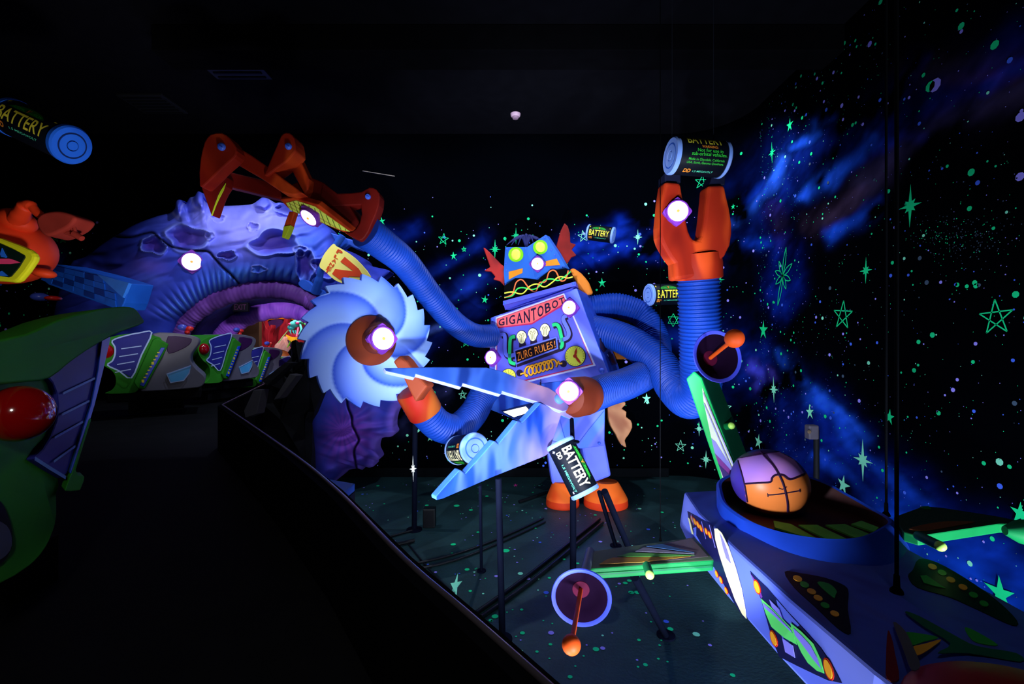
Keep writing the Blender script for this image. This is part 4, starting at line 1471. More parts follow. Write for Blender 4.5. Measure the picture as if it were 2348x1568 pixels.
# head: folded face plate, jaw with wires, ears, crest
HY = 6.12
C1, C2 = P(1208, 566, HY - .16), P(1228, 640, HY - .16)
HL = Plane(P(1158, 566, HY), C1, C2)
HR = Plane(P(1251, 538, HY - .06), C1, C2)
hb = Vector((.06, .1, 0))
mb = MB()
pl_ = [HL.at(1158, 566), C1, C2, HL.at(1204, 637), HL.at(1181, 639), HL.at(1157, 657), HL.at(1154.5, 623)]
pr_ = [C1, HR.at(1251, 537.5), HR.at(1278, 578), HR.at(1299, 615), HR.at(1280, 619), HR.at(1262, 618), C2]
mb.prism(pl_, hb).prism(pr_, hb)
face = mb.build('face_plate', M_HEAD, robot, bevel=.008)
MB().prism([P(1162, 572, HY + .1), P(1206, 570, HY + .05), P(1249, 545, HY + .05), P(1299, 618, HY + .02), P(1318, 652, HY + .02), P(1157, 694, HY + .1)], (.1, .5, 0)).build('head_block', mat('head_block_blue', (28, 62, 160), .55), robot, bevel=.02)
M_EYEG = airbrush('eye_halo_green', [(.2, (110, 210, 20)), (.8, (150, 230, 20))], 2, 1, kind='noise')
for pl, (x, y), r in ((HL, (1183.5, 583.5), 17), (HR, (1238.5, 567), 16.5)):
    e = MB().prism([pl.at(a, b, .01) for a, b in px_circle(x, y, r, r, 36)], pl.n * -.008).build('eye_ring', M_EYEG, face, label='green painted eye ring')
    MB().lathe([(r * .74 * 6 / F, 0), (r * .7 * 6 / F, .014), (r * .45 * 6 / F, .026), (.002, .03)], pl.at(x, y, .01), pl.n, 32).build('eye', mat('eye_yellow', (240, 255, 90), .4, vary=.03), face, smooth=60, label='round yellow eye')
for pl, q in ((HL, [(1167, 623), (1199, 615), (1198, 626), (1182, 633), (1167.5, 641)]), (HR, [(1251, 599), (1276, 593), (1284, 608), (1250, 610)])):
    MB().prism([pl.at(x, y, .01) for x, y in q], pl.n * -.012).build('cheek', mat('cheek_orange', (250, 140, 34), .5, vary=.15, vscale=3), face, bevel=.003, label='orange cheek plate')
for pl, pts in ((HL, [(1162, 571), (1204, 571), (1160, 604), (1160, 650), (1161, 620)]), (HR, [(1249, 545), (1272, 584), (1264, 573), (1291, 611)])):
    for x, y in pts:
        MB().lathe([(.013, 0), (.011, .008), (.001, .012)], pl.at(x, y), pl.n, 10).build('rivet', M_RIV, face, smooth=60)
target(robot, P(1232.5, 605, HY - .2), (HL.n + HR.n), .078)
JPL = Plane(P(1157, 690, HY - .04), P(1320, 644, HY - .14), P(1228, 640, HY - .1))
mb = MB().prism([JPL.at(x, y) for x, y in [(1156, 655), (1182, 640), (1228, 642), (1262, 621), (1299, 616), (1306, 622), (1314, 646), (1156, 692)]], (.06, .2, 0))
mo = mb.build('mouth', M_BLACK, robot, label='black mouth band with coloured wires')
cv = lambda pts: [(1080 + x / 3.565, 480 + y / 3.565) for x, y in pts]
for nm, c, pts in (('orange_wire', (255, 120, 60), [(275, 722), (340, 692), (370, 600), (420, 577), (480, 650), (530, 672), (560, 600), (610, 590), (640, 512), (690, 505), (730, 580), (770, 575), (795, 500)]),
                   ('yellow_wire', (236, 236, 70), [(275, 685), (340, 675), (420, 690), (480, 630), (540, 610), (600, 635), (660, 600), (720, 552), (790, 562), (830, 552)]),
                   ('green_wire', (60, 230, 90), [(275, 720), (340, 705), (380, 650), (430, 640), (490, 655), (545, 640), (600, 580), (660, 570), (720, 580), (790, 530), (812, 508)])):
    MB().tube([JPL.at(x, y, .03) for x, y in c2(cv(pts), 5)], .0095, 8).build(nm, mat('wire_' + nm, c, .5, vary=.03), mo, smooth=60)
JB = Plane(P(1153, 692, HY - .18), P(1320, 646, HY - .3), P(1153, 700, HY - .18))
jaw = MB()
jaw.prism([JB.at(1153, 690), JB.at(1320, 645), JB.at(1321, 655), JB.at(1153, 700)], (.08, .34, 0))
jaw.prism([JB.at(1155, 699, -.05), JB.at(1319, 655, -.05), TPL.at(1314, 668, .12), TPL.at(1167, 712, .1)], (.08, .3, 0))
jb = jaw.build('jaw', airbrush('jaw_violet', [(.2, (66, 74, 196)), (.7, (84, 90, 214))], 2, 1, kind='noise'), robot, bevel=.006)
for x, y in ((1158, 694.5), (1315, 650)):
    MB().lathe([(.02, 0), (.017, .01), (.002, .016)], JB.at(x, y), JB.n, 14).build('rivet', M_RIV, jb, smooth=60)
M_EAR = airbrush('ear_crimson', [(.3, (104, 14, 20)), (.5, (176, 34, 30)), (.7, (130, 20, 24))], 2.5, .5, kind='noise')
ear_l = [(1108, 567), (1113, 569), (1123, 578), (1138, 594), (1150, 606), (1158, 612), (1157, 655), (1146, 644), (1131, 640), (1136, 634), (1126, 622), (1110, 620), (1124, 612), (1117, 592)]
MB().prism([P(x, y, HY + .12) for x, y in ear_l], (0, .07, 0)).build('ear', M_EAR, robot, bevel=.012, label='left crimson winged ear')
ear_r = [(1294.5, 511), (1302, 518), (1307, 534), (1308, 556), (1321, 560), (1311, 572), (1322, 585), (1311, 589), (1300, 606), (1288, 592), (1274, 572), (1281, 545), (1286, 528)]
MB().prism([P(x, y, HY + .12) for x, y in ear_r], (0, .07, 0)).build('ear', mat('ear_dark_red', (124, 20, 16), .55, vary=.3, vscale=4), robot, bevel=.012, label='right dark red winged ear')
mb = MB()
for k in range(7):
    a = -1.1 + k * .36
    b = P(1207, 566, HY)
    mb.tube(catmull([b, b + Vector((math.sin(a) * .06, 0, .13)), b + Vector((math.sin(a) * .19, -.02, .15 - .05 * abs(a))), b + Vector((math.sin(a) * .3, -.02, .02))], 4), [.022] * 8 + [.016, .012, .008, .006, .004], 8)
mb.build('crest', mat('crest_navy', (34, 38, 92), .5), robot, smooth=60)
hornp = [(1304, 621), (1313, 613), (1322, 618), (1333, 626), (1343, 637), (1351, 648), (1361, 673), (1351, 675), (1342, 679), (1335, 673), (1327, 668), (1323, 656), (1321, 645)]
MB().prism([P(x, y, 6.2) for x, y in hornp], (.02, .14, 0)).build('shoulder_horn', M_GOLD, robot, bevel=.03, seg=3)
for q in ([(1372, 727), (1400, 724), (1420, 724), (1440, 732), (1449, 743), (1425, 740), (1400, 737), (1372, 733)], [(1398, 786), (1409, 787), (1416, 795), (1426, 803), (1440, 801), (1446, 798), (1455, 799), (1455, 824), (1415, 824)]):
    MB().prism([P(x, y, 6.45) for x, y in q], (0, .1, 0)).build('back_fin', M_GOLD, robot, bevel=.01)
tl = [(1396, 926), (1414, 922), (1433, 921), (1434, 929), (1426, 937), (1437, 944), (1436, 956), (1447, 964), (1450, 980), (1441, 998), (1433, 1010), (1437, 1026), (1423, 1018), (1412, 996), (1400, 976), (1394, 950)]
MB().prism([P(x, y, 6.5) for x, y in c2(tl, 2, True)], (0, .1, 0)).build('tail_plume', airbrush('tail_tan', [(.3, (140, 78, 46)), (.5, (176, 120, 80)), (.7, (120, 90, 66))], 2.5, .5, kind='noise'), robot, bevel=.02)


# hoses
def hose(name, pts, radii, label, pitch=.05, parent=robot):
    q = catmull([P(*p) for p in pts], 14)
    rr_ = catmull([(r, 0, 0) for r in radii], 14)
    L = [0.0]
    for a, b in zip(q[:-1], q[1:]):
        L.append(L[-1] + (b - a).length)
    n = int(L[-1] / pitch) * 6
    path, rad = [], []
    j = 0
    for i in range(n + 1):
        t = L[-1] * i / n
        while j < len(L) - 2 and L[j + 1] < t:
            j += 1
        f = (t - L[j]) / max(L[j + 1] - L[j], 1e-9)
        path.append(q[j].lerp(q[j + 1], f))
        rad.append((rr_[j].x * (1 - f) + rr_[j + 1].x * f) * (1 + .045 * math.cos(2 * math.pi * i / 6)))
    return MB().tube(path, rad, 26).build(name, M_HOSE, parent, smooth=80, label=label)


hose('arm_hose', [(1130, 770, 6.1), (1088, 768, 5.9), (1042, 740, 5.6), (990, 682, 5.2), (930, 604, 4.8), (880, 562, 4.5), (838, 530, 4.3)], [.15, .145, .14, .14, .145, .15, .16], 'ribbed blue hose arm to the orange claw', .034)
hose('arm_hose', [(1132, 880, 5.95), (1108, 905, 5.8), (1085, 948, 5.5), (1048, 982, 5.2), (1008, 976, 5.0), (975, 944, 4.85), (955, 920, 4.8)], [.165] * 7, 'ribbed blue hose arm to the saw blade', .034)
hose('arm_hose', [(1322, 712, 6.45), (1370, 704, 6.4), (1420, 701, 6.35), (1472, 722, 6.3), (1500, 768, 6.2), (1506, 812, 6.0), (1486, 852, 5.6), (1440, 878, 5.2), (1390, 894, 4.85), (1340, 912, 4.55)], [.17, .17, .17, .17, .175, .18, .18, .175, .17, .17], 'ribbed blue hose arm to the shears', .034)
hose('arm_hose', [(1350, 752, 6.2), (1400, 765, 5.95), (1455, 790, 5.7), (1512, 835, 5.4), (1545, 888, 5.1), (1578, 918, 4.75), (1605, 893, 4.5), (1606, 830, 4.4), (1604, 740, 4.35), (1601, 630, 4.3)], [.18, .19, .195, .195, .19, .185, .185, .188, .188, .188], 'ribbed blue hose arm to the raised claw', .036)

# --- orange crab claw, upper left
M_CY = mat('claw_grid_yellow', (226, 240, 90), .5, vary=.05)
M_CYG = mat('claw_edge_lime', (190, 210, 40), .5, vary=.1)
CPL = Plane(P(671, 456, 4.1), P(800, 528, 4.12), P(662, 478, 4.22))
CN = CPL.n


def cpr(q, Y, th, name, mt, label=None, bevel=.012):
    return MB().prism([P(x, y, Y) for x, y in q], (0, th, 0)).build(name, mt, robot, bevel=bevel, label=label)


cpr([(642, 457), (646, 433), (660, 425), (709, 404), (742, 418), (773, 444), (800, 470), (826, 512), (830, 540), (812, 545), (806, 530), (729, 470), (671, 455)], 4.22, .34, 'claw_body', M_HOTD, bevel=.02)
pm = MB().prism([CPL.at(x, y) for x, y in [(641, 457), (671, 453.5), (729.5, 469), (809, 531), (788, 533), (770, 526), (660, 477)]], CN * -.06).build('claw_palm', M_HOT, robot, bevel=.008)
yq = [(657, 464.5), (680, 459), (722, 472.5), (803, 530.5), (779, 525.5), (666, 481)]
MB().prism([CPL.at(x, y, .006) for x, y in yq], CN * -.005).build('palm_pad', M_CY, pm, label='yellow grid pad of the palm')
mb = MB()


def grid_line(p, q, w, mi):
    """the stretch of a line that lies on the yellow pad"""
    ins = [t / 60 for t in range(61) if in_poly(p[0] + (q[0] - p[0]) * t / 60, p[1] + (q[1] - p[1]) * t / 60, yq)]
    if len(ins) > 1:
        mb.ribbon([CPL.at(p[0] + (q[0] - p[0]) * t, p[1] + (q[1] - p[1]) * t, .009) for t in (ins[0], ins[-1])], w, CN, mi)


for k in range(11):
    x, y = 668 + k * 12.6, 470 + k * 5.6
    grid_line((x - 9, y - 22), (x + 10, y + 26), .008, 0)
for k in range(4):
    grid_line((660 - k * 3 + 8, 459 + k * 6), (806 - k * 4, 541 + k * 4), .005, 1)
mb.build('palm_grid', [mat('grid_line_green', (60, 90, 30), .6), mat('grid_line_rust', (190, 120, 40), .6)], pm)
target(robot, CPL.at(715, 493, .03), CN, .08)
fA = [(528, 367), (536, 352), (543, 336), (575, 355), (607, 377), (650, 410), (696, 443), (670, 447), (645, 440), (592, 404)]
fB = [(457, 427), (456, 395), (459, 364), (463, 344), (468, 326), (474, 315), (481, 308), (495, 304), (508, 304), (518, 309), (527, 317), (535, 327), (540, 336), (543, 346), (541, 355), (536, 362), (522, 374), (508, 386), (486, 408), (464, 429)]
fC = [(490, 392), (500, 389), (510, 390), (560, 402), (607, 413), (650, 434), (654, 444), (642, 456), (607, 448), (560, 436), (514, 425), (495, 415)]
fD = [(461, 430), (475, 412), (490, 392), (510, 390), (517, 405), (514, 425), (506, 437), (500, 449), (494, 465), (489, 480), (484, 495), (479, 480)]
cpr(fA, 3.98, .13, 'claw_arm', M_HOT)
cpr(fB, 3.84, .13, 'claw_finger', M_HOT, 'tall rounded claw finger with a blue bolt')
cpr(fC, 4.28, .13, 'claw_arm', M_HOTD)
cpr(fD, 4.14, .13, 'claw_finger', M_HOTD, 'pointed claw finger over the planet')
cpr([(514, 425), (517, 420), (512, 436), (502, 455), (495, 470), (486, 494), (484, 494), (494, 465), (500, 449), (506, 437)], 4.13, .008, 'claw_edge', M_CYG, 'thin lime inner edge of the claw finger', bevel=0)
fE = [(604, 402), (618, 370), (633, 336), (643, 312), (648, 306), (655, 303), (663, 304), (669, 308), (674, 316), (677, 330), (678, 346), (668, 358), (658, 369), (634, 386), (611, 403)]
fG = [(657, 369), (668, 356), (678, 344), (694, 378), (709, 410), (706, 432), (699, 448), (678, 408)]
cpr(fE, 3.95, .2, 'claw_finger', M_HOT, 'narrow raised claw finger with a blue bolt')
cpr(fG, 4.12, .12, 'claw_arm', M_HOT)
fT = [(740, 418), (756, 430), (773, 443), (805, 442), (829, 439), (836, 435), (847, 429), (856, 430), (863, 434), (869, 442), (871, 450), (869, 470), (862, 492), (852, 515), (846, 530), (838, 543), (831, 550), (824, 552), (806, 543), (790, 532), (806, 531), (816, 524), (824, 511), (829, 490), (827, 470), (800, 471), (757, 474), (730, 469)]
cpr(fT, 4.2, .16, 'claw_thumb', M_HOTD, 'curled claw thumb with a blue bolt')
cpr([(788, 532), (806, 543), (824, 552), (836, 545), (850, 520), (843, 505), (826, 515), (810, 530)], 4.26, .26, 'claw_collar', M_HOT)
sm = [(663, 484), (676, 484), (671, 500), (666, 517), (660, 531), (653, 544), (646.5, 543), (650, 520), (656, 502)]
cpr(sm, 4.4, .08, 'claw_finger', M_HOT, 'short lower claw finger with a yellow tip', bevel=.008)
cpr([(666, 516), (660, 531), (653, 545), (646, 544), (650, 519)], 4.39, .085, 'claw_edge', M_CYG, 'yellow tip of the short claw finger', bevel=.004)
M_BOLT = mat('bolt_blue', (70, 110, 235), .35, .5)
for x, y, Y, r in ((509, 337, 3.84, 9), (491, 403, 4.14, 6.5), (662, 336, 3.95, 7.5), (844, 451, 4.2, 6.5)):
    rm = r * Y / F
    MB().lathe([(rm, 0), (rm, .012), (rm * .7, .024), (.002, .026)], P(x, y, Y), (0, -1, 0), 20).build('bolt', M_BOLT, robot, smooth=50, label='blue bolt head')
    MB().box(P(x, y, Y) + Vector((0, -.026, 0)), (rm * 1.3, .004, rm * .22), ax=(Vector((.9, 0, -.43)), Vector((0, 1, 0)), Vector((.43, 0, .9)))).build('bolt_slot', M_SIDE, robot)

# --- saw blade
SC_ = P(850, 781, 4.6)
SN = Vector((.58, -.81, .05)).normalized()
SU = Vector((0, 0, 1)).cross(SN).normalized()
SW = SN.cross(SU)
R0, NTH = .685, 22
nth, nr_ = NTH * 10, 22
mb = MB()
cols = []
cl_, cm_, cd_ = (np.array(lin(c)) for c in ((140, 174, 250), (78, 116, 242), (28, 74, 206)))
for j in range(nr_ + 1):
    t = j / nr_
    for i in range(nth):
        th = 2 * math.pi * i / nth
        fr = (i % 10) / 10
        Rm = R0 * (.89 + .11 * fr)
        r = .1 + (R0 * .87 - .1) * t / .86 if t < .86 else R0 * .87 + (Rm - R0 * .87) * (t - .86) / .14
        sw = (th * 6 / (2 * math.pi) - 1.25 * t ** 1.2 + .1 * math.sin(th * 2)) % 1.0
        h = .012 * (sw ** 2 if sw < .93 else 1 - (sw - .93) / .07) * math.sin(math.pi * min(t * 1.1, 1))
        mb.v.append(SC_ + (SU * math.cos(th) + SW * math.sin(th)) * r + SN * (h + .01))
        k = min(sw / .85, 1.0)
        c = cd_ * (1 - k) ** 1.8 + cm_ * (1.5 * k * (1 - k)) + cl_ * k ** .9 if sw < .93 else cl_ * (1 - (sw - .93) / .07) + cd_ * (sw - .93) / .07
        cols.append(np.clip(c, 0, .95))
for j in range(nr_):
    for i in range(nth):
        ii = (i + 1) % nth
        mb.f.append([j * nth + i, j * nth + ii, (j + 1) * nth + ii, (j + 1) * nth + i])
        mb.m.append(0)
k = len(mb.v)
for i in range(nth):
    mb.v.append(mb.v[nr_ * nth + i] - SN * .07)
    cols.append(cd_)
for i in range(nth):
    ii = (i + 1) % nth
    mb.f.append([nr_ * nth + i, nr_ * nth + ii, k + ii, k + i])
    mb.m.append(0)
mb.f.append([k + i for i in reversed(range(nth))])
mb.m.append(0)
mb.build('saw_blade', painted('saw_blade_paint', .5, .3), robot, smooth=40, col=np.array(cols))
M_HUB = airbrush('hub_brown_paint', [(.3, (92, 34, 18)), (.5, (126, 52, 28)), (.7, (106, 40, 22))], 1.5, .4, kind='noise', spec=.12)
MB().lathe([(.1, -.06), (.255, .0), (.25, .03), (.14, .14), (.135, .2), (.13, .3), (.1, .31)], SC_ + SN * .02, SN, 40).build('saw_hub', M_HUB, robot, smooth=35)
target(robot, SC_ + SN * .35, SN, .105)
hp = [(900, 829), (917, 814), (930, 826), (941, 841), (962, 866), (980, 885), (966, 903), (952, 923), (938, 896), (925, 869), (912, 848)]
MB().prism([P(x, y, 4.42) for x, y in hp], (.05, .16, 0)).build('saw_handle', M_HUB, robot, bevel=.02)
M_COP = airbrush('copper_collar_paint', [(.3, (150, 24, 18)), (.5, (150, 44, 20)), (.66, (166, 84, 32)), (.75, (150, 34, 20))], 2.0, .3, rot=(0, .9, 0), kind='noise', stretch=(1.8, 1, .4), spec=.1)
a, b = P(946, 893, 4.72), P(977, 948, 4.82)
ax_ = b - a
MB().lathe([(.12, -.02), (.175, 0), (.185, .02), (.185, ax_.length - .02), (.175, ax_.length), (.14, ax_.length + .005)], a, ax_, 32).build('copper_collar', M_COP, robot, smooth=35)

# --- shears
SHU = Plane(P(1300, 925, 4.2), P(880, 846, 3.7), P(1183, 864, 4.12))
SHL = Plane(P(1300, 930, 4.3), P(1005, 1145, 3.35), P(1257, 1043, 4.15))
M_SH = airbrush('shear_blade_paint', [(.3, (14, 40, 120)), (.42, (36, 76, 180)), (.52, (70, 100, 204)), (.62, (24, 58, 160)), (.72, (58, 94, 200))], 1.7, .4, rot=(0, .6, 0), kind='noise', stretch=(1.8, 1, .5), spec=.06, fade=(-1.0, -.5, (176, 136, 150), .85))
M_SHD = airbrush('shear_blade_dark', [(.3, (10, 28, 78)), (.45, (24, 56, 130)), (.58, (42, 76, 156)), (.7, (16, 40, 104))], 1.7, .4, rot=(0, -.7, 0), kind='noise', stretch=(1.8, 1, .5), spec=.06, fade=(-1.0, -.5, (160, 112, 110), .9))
up = [(879, 843), (1000, 841), (1116, 842), (1150, 850), (1183, 864), (1222, 877), (1259, 889), (1280, 903), (1296, 918), (1305, 931), (1300, 941), (1290, 943), (1272, 937), (1238, 923), (1151, 897), (1149, 905), (1061, 879), (1058, 888), (953, 858), (950.5, 866), (885, 851)]
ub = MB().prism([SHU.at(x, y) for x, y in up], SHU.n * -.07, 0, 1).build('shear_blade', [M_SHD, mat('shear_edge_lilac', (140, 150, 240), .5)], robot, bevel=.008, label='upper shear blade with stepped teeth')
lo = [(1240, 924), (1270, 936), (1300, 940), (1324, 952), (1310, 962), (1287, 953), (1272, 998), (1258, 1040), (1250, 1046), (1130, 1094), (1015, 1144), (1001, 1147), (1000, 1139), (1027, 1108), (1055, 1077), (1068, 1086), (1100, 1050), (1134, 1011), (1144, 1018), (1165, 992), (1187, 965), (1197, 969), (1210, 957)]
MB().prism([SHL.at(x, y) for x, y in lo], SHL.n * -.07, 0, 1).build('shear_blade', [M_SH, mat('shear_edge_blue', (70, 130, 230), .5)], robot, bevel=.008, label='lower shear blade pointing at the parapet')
bolt = SHU.at(1282, 915, 0)
MB().lathe([(.05, -.01), (.046, .02), (.02, .035), (.002, .036)], bolt, SHU.n, 20).build('pivot_bolt', M_BOLT, robot, smooth=50)
a, b = P(1344, 907, 4.58), P(1306, 912, 4.28)
ax_ = b - a
MB().lathe([(.14, -.03), (.19, 0), (.195, .03), (.195, ax_.length * .7), (.15, ax_.length), (.1, ax_.length + .02)], a, ax_, 32).build('shear_collar', M_HUB, robot, smooth=35)
target(robot, P(1304.5, 897, 4.12), (-.3, -1, .0), .088)

# --- raised claw holding a battery
cl2 = [(1524.5, 415), (1561.6, 418), (1565, 440), (1568, 459), (1571, 485), (1576, 510), (1580, 528), (1585, 540), (1590, 547), (1597, 550), (1605, 549), (1610, 540), (1614, 515), (1618, 480), (1621, 450), (1623, 424), (1662.5, 423), (1668, 450), (1674, 475), (1680, 512), (1680, 535), (1676, 561), (1664, 586), (1650, 600), (1650, 629), (1600, 634), (1548, 642), (1547, 604), (1536, 590), (1526, 573), (1518, 558), (1513, 543), (1512, 520), (1515, 490), (1518, 459)]
MB().prism([P(x, y, 4.05) for x, y in cl2], (-.02, .15, 0)).build('raised_claw', M_HOT, robot, bevel=.035, seg=3, label='orange red two-pronged claw held upright')
a, b = P(1600, 606, 4.22), P(1601, 640, 4.24)
ax_ = b - a
MB().lathe([(.2, -.1), (.215, 0), (.215, ax_.length - .01), (.2, ax_.length)], a, ax_, 36).build('claw_cuff', M_HOT, robot, smooth=35)
target(robot, P(1553.5, 485, 4.0), (-.12, -1, -.05), .088)
for q in ([(1524, 396), (1561, 396), (1561.5, 419), (1524.5, 417)], [(1634, 398), (1664, 396), (1662.5, 424), (1626, 424)]):
    MB().prism([P(x, y, 4.1) for x, y in q], (0, .18, 0)).build('claw_pad', mat('claw_pad_navy', (14, 18, 44), .6), robot, bevel=.008)


# ------------------------------------------------------------------ batteries
M_BLAB = mat('battery_label_black', (8, 14, 26), .5, .12)
M_BCAP = airbrush('battery_cap_blue', [(.15, (60, 120, 235)), (.5, (130, 170, 250)), (.85, (170, 190, 255))], 2.2, 1.5, kind='noise')
M_BRING = mat('battery_ring_blue', (50, 104, 214), .4, .4)
M_BY = mat('battery_letter_yellow', (250, 236, 70), .5, vary=.04)
M_BC = mat('battery_letter_cream', (252, 240, 190), .5, vary=.04)
M_BG = mat('battery_letter_green', (60, 220, 70), .5, vary=.04)
M_BM = mat('battery_letter_mint', (90, 230, 180), .5, vary=.04)
M_BO = mat('battery_letter_orange', (255, 150, 50), .5, vary=.04)
M_BD = mat('battery_arc_green', (26, 110, 34), .5, vary=.1)


def battery(label, c, right, face, L, r, items, cream=False, cap=None):
    c, right = Vector(c), Vector(right).normalized()
    face = Vector(face)
    face = (face - right * face.dot(right)).normalized()
    up = face.cross(right)
    t = thing('battery', c, label, 'battery', 'giant batteries floating around the robot')
    h = L / 2
    MB().lathe([(r * .985, -h * .86), (r, -h * .84), (r, h * .84), (r * .985, h * .86)], c, right, 48).build('label_sleeve', M_BLAB, t, smooth=40, label='black printed sleeve')
    for sg in (-1, 1):
        b = c + right * (sg * h * .84)
        e = h * .16
        cp_ = MB().lathe([(r * .9, 0), (r * 1.03, .003), (r * 1.04, e * .7), (r * .97, e), (r * .7, e * 1.0), (r * .68, e * .85), (r * .64, e * .85), (r * .62, e * 1.05), (r * .3, e * 1.08), (r * .28, e * .95), (r * .25, e * .95), (r * .24, e * 1.1), (.001, e * 1.1)], b, right * sg, 48).build('end_cap', cap or M_BCAP, t, smooth=35, label='pale blue end cap')
        MB().lathe([(r * .71, e * .99), (r * .7, e * 1.03), (r * .64, e * 1.03), (r * .63, e * .99)], b, right * sg, 48).build('cap_ring', M_BRING if cap is None else mat('cap_groove_navy', (10, 34, 90), .5), cp_, smooth=35)
    mats = [M_BC if cream else M_BY, M_BG, M_BM, M_BO, M_BD, M_WHT]
    mb = MB()

    def at(x, a, off):
        return c + right * x + (face * math.cos(a) + up * math.sin(a)) * (r + off)
    for s, x0, x1, a0, a1, mi, bold in items:
        if s == 'arc':
            n = 24
            lo_, hi_ = [], []
            for i in range(n + 1):
                u = i / n
                x = (x0 + (x1 - x0) * u) * h
                lo_.append(at(x, a0, .003))
                hi_.append(at(x, a0 + (a1 - a0) * math.sin(math.pi * u) ** .7, .003))
            k = len(mb.v)
            mb.v += lo_ + hi_
            for i in range(n):
                mb.f.append([k + i, k + i + 1, k + n + 2 + i, k + n + 1 + i])
                mb.m.append(mi)
        else:
            text_on(mb, s, lambda u, v: at((x0 + (x1 - x0) * u) * h, a0 + (a1 - a0) * v, .005), mi, bold=bold, cuts=8)
    mb.build('lettering', mats, t, label='coloured lettering with the word BATTERY', recalc=False)
    return t


STD = [('BATTERY', -.74, .74, -.3, .42, 0, .012), ('arc', -.62, .5, .52, .95, 4, 0), ('ATOMIC', -.5, -.12, .56, .72, 1, .0), ('FUSION', .02, .38, .56, .72, 1, .0), ('V', -.1, .0, .56, .82, 3, .02),
       ('DD', -.74, -.5, -.72, -.42, 3, .03), ('1.5 MEGAVOLT', -.32, .56, -.62, -.5, 2, .01), ('+', -.8, -.72, .72, .95, 0, .03), ('-', .7, .78, .74, .82, 0, .03)]
FRT = [('BATTERY', -.72, .74, -.1, .62, 0, .02), ('arc', -.68, .62, .74, 1.12, 4, 0), ('ATOMIC', -.6, -.16, .78, .98, 1, .01), ('FUSION', .12, .52, .78, .98, 1, .01), ('V', -.1, .04, .76, 1.06, 3, .03),
       ('DD', -.66, -.42, -.6, -.26, 0, .03), ('1.5 MEGAVOLT', -.22, .78, -.62, -.46, 2, .015), ('+', -.78, -.68, -.86, -.6, 5, .03), ('-', .72, .8, -.8, -.7, 5, .03), ('Warranty void if opened', -.5, .6, -.95, -.84, 5, .0)][:9]
CLW = [('BATTERY', -.62, .66, .66, 1.25, 0, .012), ('WARNING:', -.14, .44, .42, .58, 3, .015), ('Not for use in', -.3, .62, .2, .38, 1, .008), ('sub-orbital vehicles.', -.5, .78, 0.0, .18, 1, .008),
       ('Made in Glendale, California', -.58, .72, -.27, -.13, 1, .005), ('USA, Earth, Gamma Quadrant.', -.62, .72, -.45, -.31, 1, .005), ('DD', -.62, -.36, -1.0, -.74, 3, .03), ('1.5 MEGAVOLT', -.28, .46, -.95, -.82, 2, .01)]
TOWARD = lambda c: (Vector((0, 0, EYE)) - c)
c = P(1598, 362, 3.98)
battery('battery with a green WARNING text standing on the raised claw', c, (1, .1, -.035), TOWARD(c) + Vector((0, 0, .6)), .49, .152, CLW)
for x in (1541, 1636):
    a = P(x, 322, 3.98)
    tag(MB().tube([a, Vector((a.x, a.y, CZ))], .0025, 6).build('hanging_wire', mat('dark_wire', (30, 32, 40), .4)), 'thin wire above the %s end of the battery on the raised claw' % ('capped' if x < 1600 else 'far'), 'wire')
c = P(1312.5, 1071.5, 3.95)
battery('tilted battery on a pole in front of the robot legs', c, (.455, -.3, -.89), TOWARD(c), .49, .125, FRT, True)
c = P(1069, 1030, 4.62)
battery('battery with upside-down lettering below the saw arm hose', c, (-.46, .85, -.24), Vector((-.6, -1, -.15)), .47, .148, [(s, x0, x1, a0, a1, m_, b_) for s, x0, x1, a0, a1, m_, b_ in STD], True)
c = P(96, 301, 3.75)
battery('large battery floating high at the left edge', c, (1, -.12, -.47), TOWARD(c) + Vector((-.25, 0, -.35)), .64, .15, [(s, x0 * 1.0 + .0, x1, a0 + .12, a1 + .12, m_, b_) for s, x0, x1, a0, a1, m_, b_ in STD], False, airbrush('battery_cap_deep_blue', [(.2, (14, 76, 200)), (.6, (30, 104, 230)), (.9, (60, 90, 220))], 2.2, 1.0, kind='noise'))
c = P(1377.5, 536, 6.9)
battery('smallest battery, floating to the right of the robot head', c, (.86, -.36, -.2), TOWARD(c), .41, .118, STD)
c = P(1524, 675, 6.25)
battery('battery half hidden behind the raised claw hose', c, (1, .2, .05), TOWARD(c) + Vector((.3, 0, 0)), .5, .145, STD)

# ------------------------------------------------------------------ toy spaceship, lower right
M_SHB = airbrush('ship_side_periwinkle', [(.1, (96, 116, 240)), (.5, (130, 146, 255)), (.9, (108, 130, 250))], 1.6, 2.5, rot=(.5, 0, 0))
M_SHD2 = airbrush('ship_deck_blue', [(.15, (56, 62, 150)), (.5, (70, 90, 190)), (.85, (84, 80, 150))], 2.2, 2.0, kind='noise')
M_NAVY = mat('ship_window_navy', (18, 20, 74), .45, .3)
M_SYEL = mat('ship_lens_cream', (255, 248, 190), .45, vary=.04)
M_SORG = mat('ship_light_orange', (250, 170, 40), .45, vary=.1)
M_SORD = mat('ship_light_amber_rim', (190, 40, 20), .45, vary=.1)
M_SGRN = mat('ship_light_green', (100, 236, 120), .45, vary=.06)
M_SDG = mat('ship_mark_green', (40, 160, 50), .5, vary=.1)
M_SLAV = mat('ship_mark_lavender', (140, 134, 250), .45, vary=.05)
M_WG = mat('wing_green', (14, 126, 64), .5, .15, vary=.12)
M_WGT = mat('wing_top_olive', (110, 138, 104), .5, .25, vary=.12)
M_WGD = mat('wing_side_dark_green', (10, 96, 66), .5, .25, vary=.12)
M_LIME = mat('bullet_lime', (190, 255, 110), .35, .4, vary=.03)
M_DISH = airbrush('dish_blue', [(.2, (40, 60, 190)), (.6, (70, 80, 226)), (.9, (86, 70, 200))], 1.5, 1.5, kind='noise')
